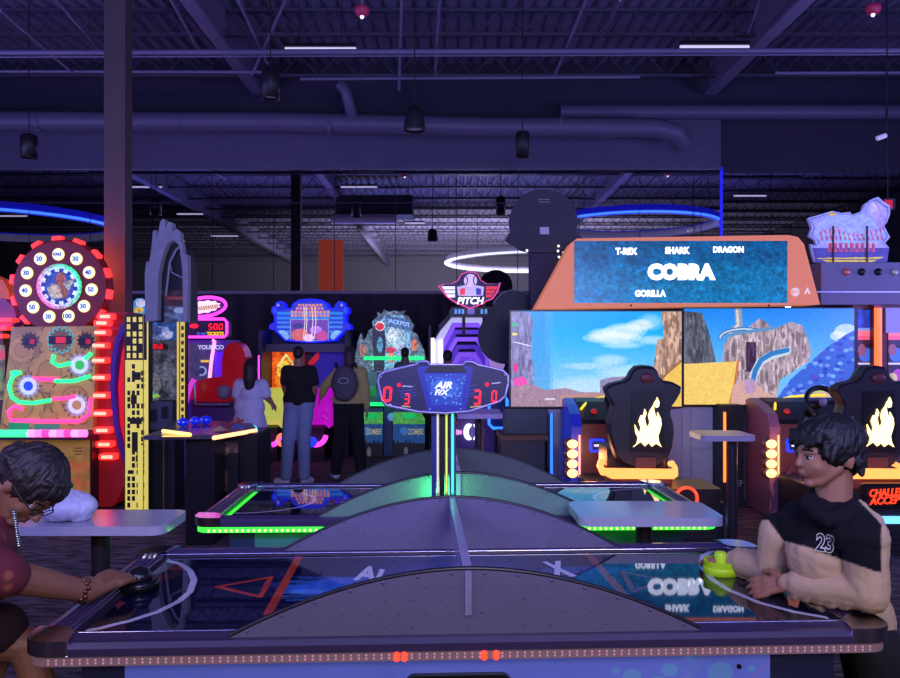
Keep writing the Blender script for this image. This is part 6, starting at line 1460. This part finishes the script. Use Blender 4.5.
mb.tube([P(808, 505, 2.66), P(818, 514, 2.61), P(827, 521, 2.58), P(842, 514, 2.59), P(856, 503, 2.68), P(850, 495, 2.80), P(815, 495, 2.78)], .024, 8, True)
limb(mb, [(P(858, 512, 2.76), .042), (P(872, 522, 2.78), .04)])
mb.tube([P(850, 630, 2.76) + Vector((.125 * math.cos(a), .125 * math.sin(a), 0)) for a in [2 * PI * i / 18 for i in range(18)]], .022, 8, True)
hood = cloth(mb, .006, 'hoodie', t, .010)
mb = MB(); limb(mb, [(shR, .064), (elR, .06), (wrR + (elR - wrR) * .3, .05), (wrR + (elR - wrR) * .06, .038)])
for k in range(4):
    q = wrR + (elR - wrR) * (.1 + .2 * k); mb.tube([q + Vector((.012 * math.sin(a), (.042 + .004 * k) * math.cos(a), (.042 + .004 * k) * math.sin(a))) for a in [2 * PI * i / 12 for i in range(12)]], .011, 6, True)
cloth(mb, .006, 'sleeve', hood, .007)
mb = MB(); limb(mb, [(shL, .074), ((shL + elL) / 2, .066), (elL, .066), (wrL + (elL - wrL) * .45, .056), (wrL + (elL - wrL) * .14, .05), (wrL, .036)])
for k in range(5):
    q = wrL + (elL - wrL) * (.1 + .16 * k); mb.tube([q + Vector((.016 * math.sin(a), (.046 + .003 * k) * math.cos(a), (.046 + .003 * k) * math.sin(a))) for a in [2 * PI * i / 12 for i in range(12)]], .012, 6, True)
cloth(mb, .006, 'sleeve', hood, .008)
# number 23 laid on the chest by ray casting
def drape(name, s_, x0, y0, x1, y1, target, m, parent, off=.004, bold=.0, shear=0):
    tm = text_mesh(s_, [P(x0, y0, 2.0), P(x1, y0 + 3, 2.0), P(x1, y1 + 3, 2.0), P(x0, y1, 2.0)], depth=.002, bold=bold, shear=shear)
    bm = bmesh.new(); bm.from_mesh(tm); o_ = Vector((0, 0, CH)); inv = WM[target.name].inverted()
    bmesh.ops.subdivide_edges(bm, edges=[e for e in bm.edges if e.calc_length() > .006], cuts=2)
    for v in bm.verts:
        dr = (v.co - o_).normalized(); dep = v.co.y - 2.0
        h_, p_, n_, i_ = target.ray_cast(inv @ o_, (inv.to_3x3() @ dr).normalized())
        if h_: v.co = WM[target.name] @ p_ - dr * (off + (.002 if dep < -.001 else 0))
    bm.to_mesh(tm); bm.free(); return link(name, tm, parent, m)
drape('number_print', '23', 815, 532, 834, 551, hood, mat('number_white', (220, 215, 205), .7), hood, .008, .05, .1)
drape('number_print', '23', 816, 533, 833, 550, hood, mat('hoodie_black', (24, 22, 28), .9), hood, .011, .0, .1)
mb = MB()
for kx in (0, 1):
    a = hip + Vector((.0 + kx * .03, -.07 + kx * .14, -.0)); k_ = Vector((a.x + .02, a.y, .40)); f_ = Vector((a.x + .05, a.y, .09))
    limb(mb, [(a, .1), (k_, .075), (f_, .055)])
link('trousers', blob(mb, .01, 3, 'trousers'), t, mat('trousers_black', (22, 20, 26), .9))
for kx in (0, 1):
    a = hip + Vector((.05 + kx * .03, -.07 + kx * .14, 0)); mb = MB(); limb(mb, [(Vector((a.x, a.y, .05)), .05), (Vector((a.x - .16, a.y - .02, .042)), .042)])
    me = blob(mb, .008, 2, 'shoe'); link('shoe', me, t, mat('shoe_dark', (30, 28, 34), .6))

# ---- woman at the left
t = thing('person', 'woman in glasses and a maroon top leaning over the left end of the table', 'person', (-1.62, 2.6, 0))
skinw = mat('woman_skin', (138, 92, 70), .5, bscale=12, var=.07)
hc = P(29, 487, 2.62); M3 = frame((.52, -.22, -.84), (.72, .05, .66)); H = .255
mb = MB(); V = head(mb, hc, M3, H)
nk = P(-10, 512, 2.62); cap(mb, V(-.15, 0, -.22), nk, .055, .065)
sh1 = P(-30, 575, 2.42); el1 = P(18, 578, 2.50); wr1 = on(88, 592, .845); sh2 = P(-22, 545, 2.86)
chest = P(-50, 570, 2.62); hip = P(-95, 640, 2.6)
limb(mb, [(nk, .07), (chest, .12), (hip, .13)])
limb(mb, [(sh1, .06), (el1, .052), (el1 + (wr1 - el1) * .45, .045), (wr1, .034)])
hand(mb, wr1, Vector((MK.x - .01, MK.y + .01, .868)) - wr1, (-.05, -.7, .75), .225, -1, .22)
limb(mb, [(sh2, .055), (P(-30, 600, 2.9), .045), (P(-10, 640, 2.95), .035)])
hand(mb, P(-10, 640, 2.95), (.4, 0, -.8), (.8, 0, .3), .16, 1, .3)
kneeA = P(32, 612, 2.72); kneeA = Vector((-1.40, 2.80, .60))
limb(mb, [(hip + Vector((.02, .08, 0)), .09), (Vector((-1.45, 2.74, .64)), .06), (Vector((-1.36, 2.72, .40)), .05), (Vector((-1.42, 2.72, .09)), .04)])
limb(mb, [(hip + Vector((.02, -.1, 0)), .09), (Vector((-1.70, 2.45, .5)), .06), (Vector((-1.70, 2.45, .09)), .04)])
cap(mb, (-1.42, 2.72, .05), (-1.28, 2.72, .035), .035, .03); cap(mb, (-1.70, 2.45, .05), (-1.56, 2.45, .035), .035, .03)
link('body', blob(mb, .004, 6, 'body'), t, skinw)
face(V, M3, H, hc, t, True)
mb = MB(); hb = lambda p, r, sc=(1, 1, 1): mb.ball(V(*p), r * H, 18, 12, sc, M3)
hb((-.09, 0, .15), .405, (1.06, .95, 1)); hb((.12, 0, .26), .24, (1.1, 1.2, .9)); hb((-.28, 0, -.02), .25, (1, 1.2, 1.2)); hb((-.47, 0, -.02), .16); hb((-.5, 0, .08), .12)
for s in (-1, 1):
    for k in range(5): mb.tube([V(.24 - k * .1, s * .03, .44 - .02 * k), V(.2 - k * .12, s * .24, .36 - .04 * k), V(-.05 - k * .08, s * .36, .1), V(-.35, s * .2, -.05)], .035 * H, 6)
link('hair', strands(blob(mb, .004, 2, 'hair'), V, .006), t, mat('hair_dark_brown', (34, 24, 24), .55, bscale=60, var=.4, bump=.6))
mb = MB()
limb(mb, [(P(-14, 522, 2.62), .085), (P(-22, 540, 2.62), .12), (chest, .17), (P(-80, 620, 2.6), .19)]); limb(mb, [(P(-22, 552, 2.55), .105), (sh1, .09), (P(2, 576, 2.46), .078)]); limb(mb, [(P(-18, 545, 2.75), .09), (sh2, .08), (P(-26, 585, 2.9), .07)])
me = blob(mb, .009, 3, 'top'); bm = bmesh.new(); bm.from_mesh(me)
for v in bm.verts: v.co += v.normal * (MN.noise(v.co * 10) * .012)
bm.to_mesh(me); bm.free()
def fabric():
    m = mat('maroon_fabric', (110, 34, 46), .85, bscale=50)
    nt = m.node_tree; b = nt.nodes['Principled BSDF']; L = nt.links
    tc = nt.nodes.new('ShaderNodeTexCoord'); vo = nt.nodes.new('ShaderNodeTexVoronoi'); vo.inputs['Scale'].default_value = 16
    L.new(tc.outputs['Object'], vo.inputs['Vector'])
    cr = nt.nodes.new('ShaderNodeValToRGB'); e = cr.color_ramp.elements; e[0].position = .12; e[0].color = S(150, 80, 60); e[1].position = .3; e[1].color = S(104, 32, 46)
    L.new(vo.outputs['Distance'], cr.inputs['Fac']); L.new(cr.outputs['Color'], b.inputs['Base Color']); return m
link('top', me, t, fabric())
mb = MB(); limb(mb, [(hip + Vector((0, .06, 0)), .15), (Vector((-1.53, 2.72, .70)), .09)]); limb(mb, [(hip + Vector((0, -.08, 0)), .15), (Vector((-1.70, 2.46, .50)), .085)])
link('shorts', blob(mb, .01, 3, 'shorts'), t, mat('shorts_maroon', (44, 16, 28), .9))
mb = MB(); q = wr1 + (el1 - wr1) * .1; dr = (wr1 - el1).normalized(); a_ = dr.orthogonal().normalized(); b_ = dr.cross(a_)
for i in range(16):
    a = 2 * PI * i / 16; mb.ball(q + (a_ * math.cos(a) + b_ * math.sin(a)) * .036 + dr * (.004 if i % 2 else -.004), .0085, 8, 6)
mb.build('bracelet', mat('bracelet_bronze', (120, 80, 60), .25, .8), t)
for k_, (xa, xb) in enumerate(((14, 19),)):
    mb = MB()
    for i in range(16): u_ = i / 15; mb.ball(P(xa + (xb - xa) * u_, 512 + 34 * u_, 2.455 - .02 * u_), .006 + .001 * (i % 2), 7, 5)
    mb.build('necklace', mat('necklace_silver', (150, 165, 155), .15, .9, var=0), t)
for x_, y_ in ((-1.42, 2.72), (-1.70, 2.45)):
    mb = MB(); limb(mb, [((x_, y_, .045), .045), ((x_ + .16, y_, .036), .036)]); link('shoe', blob(mb, .008, 2, 'shoe'), t, mat('shoe_dark', (30, 28, 34), .6))

# ---- people further back
def figure(lb, Y, hd, hr, sh, el, ha, hp, kn, an, shirt, pants, skin_, hair_, face_away=True, long_hair=False, feet=None, shoe=(200, 200, 215), hw=1.0, fdir=(0, 1, 0), extra=None, vox=.014):
    fy = HZ + (CH - .085) * F / Y; an = [(q[0], fy) for q in an]
    base = P((an[0][0] + an[1][0]) / 2, 0, Y); t = thing('person', lb, 'person', (base.x, Y, 0))
    p = lambda q, dy=0: P(q[0], q[1], Y) + Vector((0, dy, 0))
    sk = mat('skin_%d_%d' % (skin_[0], skin_[1]), skin_, .5); hm = mat('hair_%d_%d' % (hair_[0], hair_[2]), hair_, .6)
    c = p(hd); M3 = frame(fdir, (0, 0, 1)); H = hr * 2 * 1.05 * Y / F
    mb = MB(); V = head(mb, c, M3, H); nk = p((hd[0], hd[1] + hr * 1.5)); cap(mb, c - Vector((0, 0, H * .25)), nk, .05, .06)
    chest = (p(sh[0]) + p(sh[1])) / 2 - Vector((0, 0, .1)); hips = (p(hp[0]) + p(hp[1])) / 2
    limb(mb, [(nk, .06), (chest, .11), (hips, .11)])
    for i in (0, 1):
        limb(mb, [(p(sh[i]), .05), (p(el[i]), .042), (p(ha[i], .04), .03)]); d = (p(ha[i], .04) - p(el[i])).normalized(); hand(mb, p(ha[i], .04), d, (1 if i else -1, 0, 0), .15, 1, .3)
        limb(mb, [(p(hp[i]), .08), (p(kn[i]), .06), (p(an[i]), .04)])
    link('body', blob(mb, vox * .7, 2, 'body'), t, sk)
    mb = MB(); mb.ball(V(-.1, 0, .14), .41 * H, 16, 12, (1, .92, .98), M3); mb.ball(V(-.24, 0, 0), .26 * H, 14, 10, (1, 1.2, 1.2), M3)
    if long_hair: limb(mb, [(V(-.25, 0, 0), .36 * H), (V(-.35, 0, -.6), .36 * H), (V(-.35, 0, -1.1), .26 * H)])
    link('hair', blob(mb, .010, 2, 'hair'), t, hm)
    mb = MB(); limb(mb, [(nk - Vector((0, 0, .07)), .085), (chest, .15 * hw), (hips + Vector((0, 0, .06)), .13 * hw)]); cap(mb, p(hp[0]) + Vector((0, 0, .05)), p(hp[1]) + Vector((0, 0, .05)), .125, .125)
    for i in (0, 1):
        limb(mb, [(nk - Vector((0, 0, .08)), .07), (p(sh[i]), .075)]); e_ = p(el[i]) if shirt[1] == 'short' else p(ha[i], .04) * .85 + p(el[i]) * .15
        pts = [(p(sh[i]), .075), (p(sh[i]) * .3 + p(el[i]) * .7, .066)] if shirt[1] == 'short' else [(p(sh[i]), .07), (p(el[i]), .058), (e_, .045)]
        limb(mb, pts)
    link('top', blob(mb, vox, 2, 'top'), t, shirt[0])
    if pants[1] == 'dress':
        mb = MB(); mb.lathe(hips + Vector((0, 0, 0)), [(.1, .28), (.12, .1), (.17, -.05), (.23, -.3), (.25, -.42), (.22, -.42), (.1, .1)], 28, caps=True); mb.build('dress_skirt', pants[0], t)
    else:
        mb = MB()
        for i in (0, 1): limb(mb, [(p(hp[i]), .11), (p(kn[i]), .085), (p(an[i]) + Vector((0, 0, .03)), .07)])
        cap(mb, p(hp[0]), p(hp[1]), .12, .12)
        link('trousers', blob(mb, vox, 2, 'trousers'), t, pants[0])
    for i in (0, 1):
        f0 = p(an[i]); f0.z -= .03; mb = MB(); dx_ = feet[i] if feet else (0, .16); limb(mb, [(f0, .05), (f0 + Vector((dx_[0], dx_[1], -.015)), .042)]); link('shoe', blob(mb, .010, 1, 'shoe'), t, mat('shoe_%d' % shoe[0], shoe, .5))
    if extra: extra(t, p, V)
    return t
jeans = mat('jeans_blue', (124, 140, 176), .85, bscale=30); blackt = mat('tee_black', (20, 20, 26), .9); slacks = mat('trousers_black', (22, 20, 26), .9)
figure('man in a black shirt and blue jeans seen from behind', 9.6, (298.5, 354), 7.2, ((287, 371), (311, 371)), ((284.5, 386), (315, 387)), ((287, 398), (313, 399)), ((293, 403), (305.5, 403)), ((288.5, 438), (304, 436)), ((286, 476), (304, 477)), (blackt, 'short'), (jeans, 'long'), (150, 104, 86), (20, 16, 18), feet=((-.12, .03), (.06, .12)), hw=1.12)
def pack(t, p, V):
    mb = MB(); c = p((346.5, 383), -.16); mb.ball(c, .17, 20, 14, (.98, .55, 1.32)); mb.ball(c + Vector((0, -.05, -.12)), .12, 16, 10, (1.1, .6, .8)); mb.ball(c + Vector((0, .02, .12)), .13, 16, 10, (.9, .6, .8))
    b = link('backpack', blob(mb, .012, 2, 'backpack'), None, mat('backpack_grey', (84, 80, 92), .8, bscale=40)); meta(b, 'grey rounded backpack on the back of the walking woman in black trousers', 'backpack')
    mb = MB(); mb.tube([c + Vector((.06 * math.cos(a), -.125, .04 + .035 * math.sin(a))) for a in [2 * PI * i / 18 for i in range(18)]], .006, 5, True); mb.build('round_patch', mat('patch_white', (190, 190, 205), .5), b)
    for s in (-1, 1):
        m2 = MB(); m2.tube([c + Vector((s * .09, -.02, .2)), c + Vector((s * .12, .08, .24)), c + Vector((s * .13, .2, .16))], .02, 6); m2.build('strap', mat('strap_black', (24, 22, 28), .7), b)
figure('woman in a pale yellow top and black trousers wearing a grey backpack', 10.0, (350, 354), 7.4, ((338, 373), (362, 373)), ((325, 386), (365.5, 391)), ((321, 396), (366.5, 410)), ((342, 404), (355, 404)), ((340, 436), (358, 433)), ((336, 467), (361, 462)), (mat('top_yellow', (190, 175, 110), .85), 'long'), (slacks, 'long'), (190, 140, 120), (60, 42, 50), long_hair=True, feet=((-.05, .12), (.08, .1)), extra=pack)
wd = mat('dress_white', (190, 186, 215), .8, bscale=50, var=.2)
figure('girl with long dark hair in a white floral dress behind the counter', 8.9, (251, 368), 8.5, ((240, 385), (262, 385)), ((236, 398), (267, 397)), ((238, 408), (270, 402)), ((245, 412), (254, 412)), ((243, 455), (249, 455)), ((243, 480), (249, 480)), (wd, 'short'), (wd, 'dress'), (160, 110, 95), (30, 18, 26), long_hair=True, hw=.85)
figure('person with short dark hair bending behind the left half of the scoreboard', 11.0, (405, 353.5), 5.6, ((399, 367), (417, 368)), ((402, 380), (424, 384)), ((410, 390), (428, 396)), ((424, 402), (432, 402)), ((434, 422), (441, 422)), ((437, 440), (446, 440)), (mat('tee_teal', (70, 110, 120), .8), 'short'), (slacks, 'long'), (120, 84, 74), (18, 14, 18))
figure('person with dark hair standing behind the top of the scoreboard', 10.6, (447.5, 357), 6.4, ((438, 370), (457, 370)), ((436, 385), (459, 385)), ((438, 398), (457, 398)), ((443, 402), (452, 402)), ((442, 425), (450, 425)), ((442, 444), (450, 444)), (blackt, 'short'), (slacks, 'long'), (120, 84, 74), (22, 18, 24))
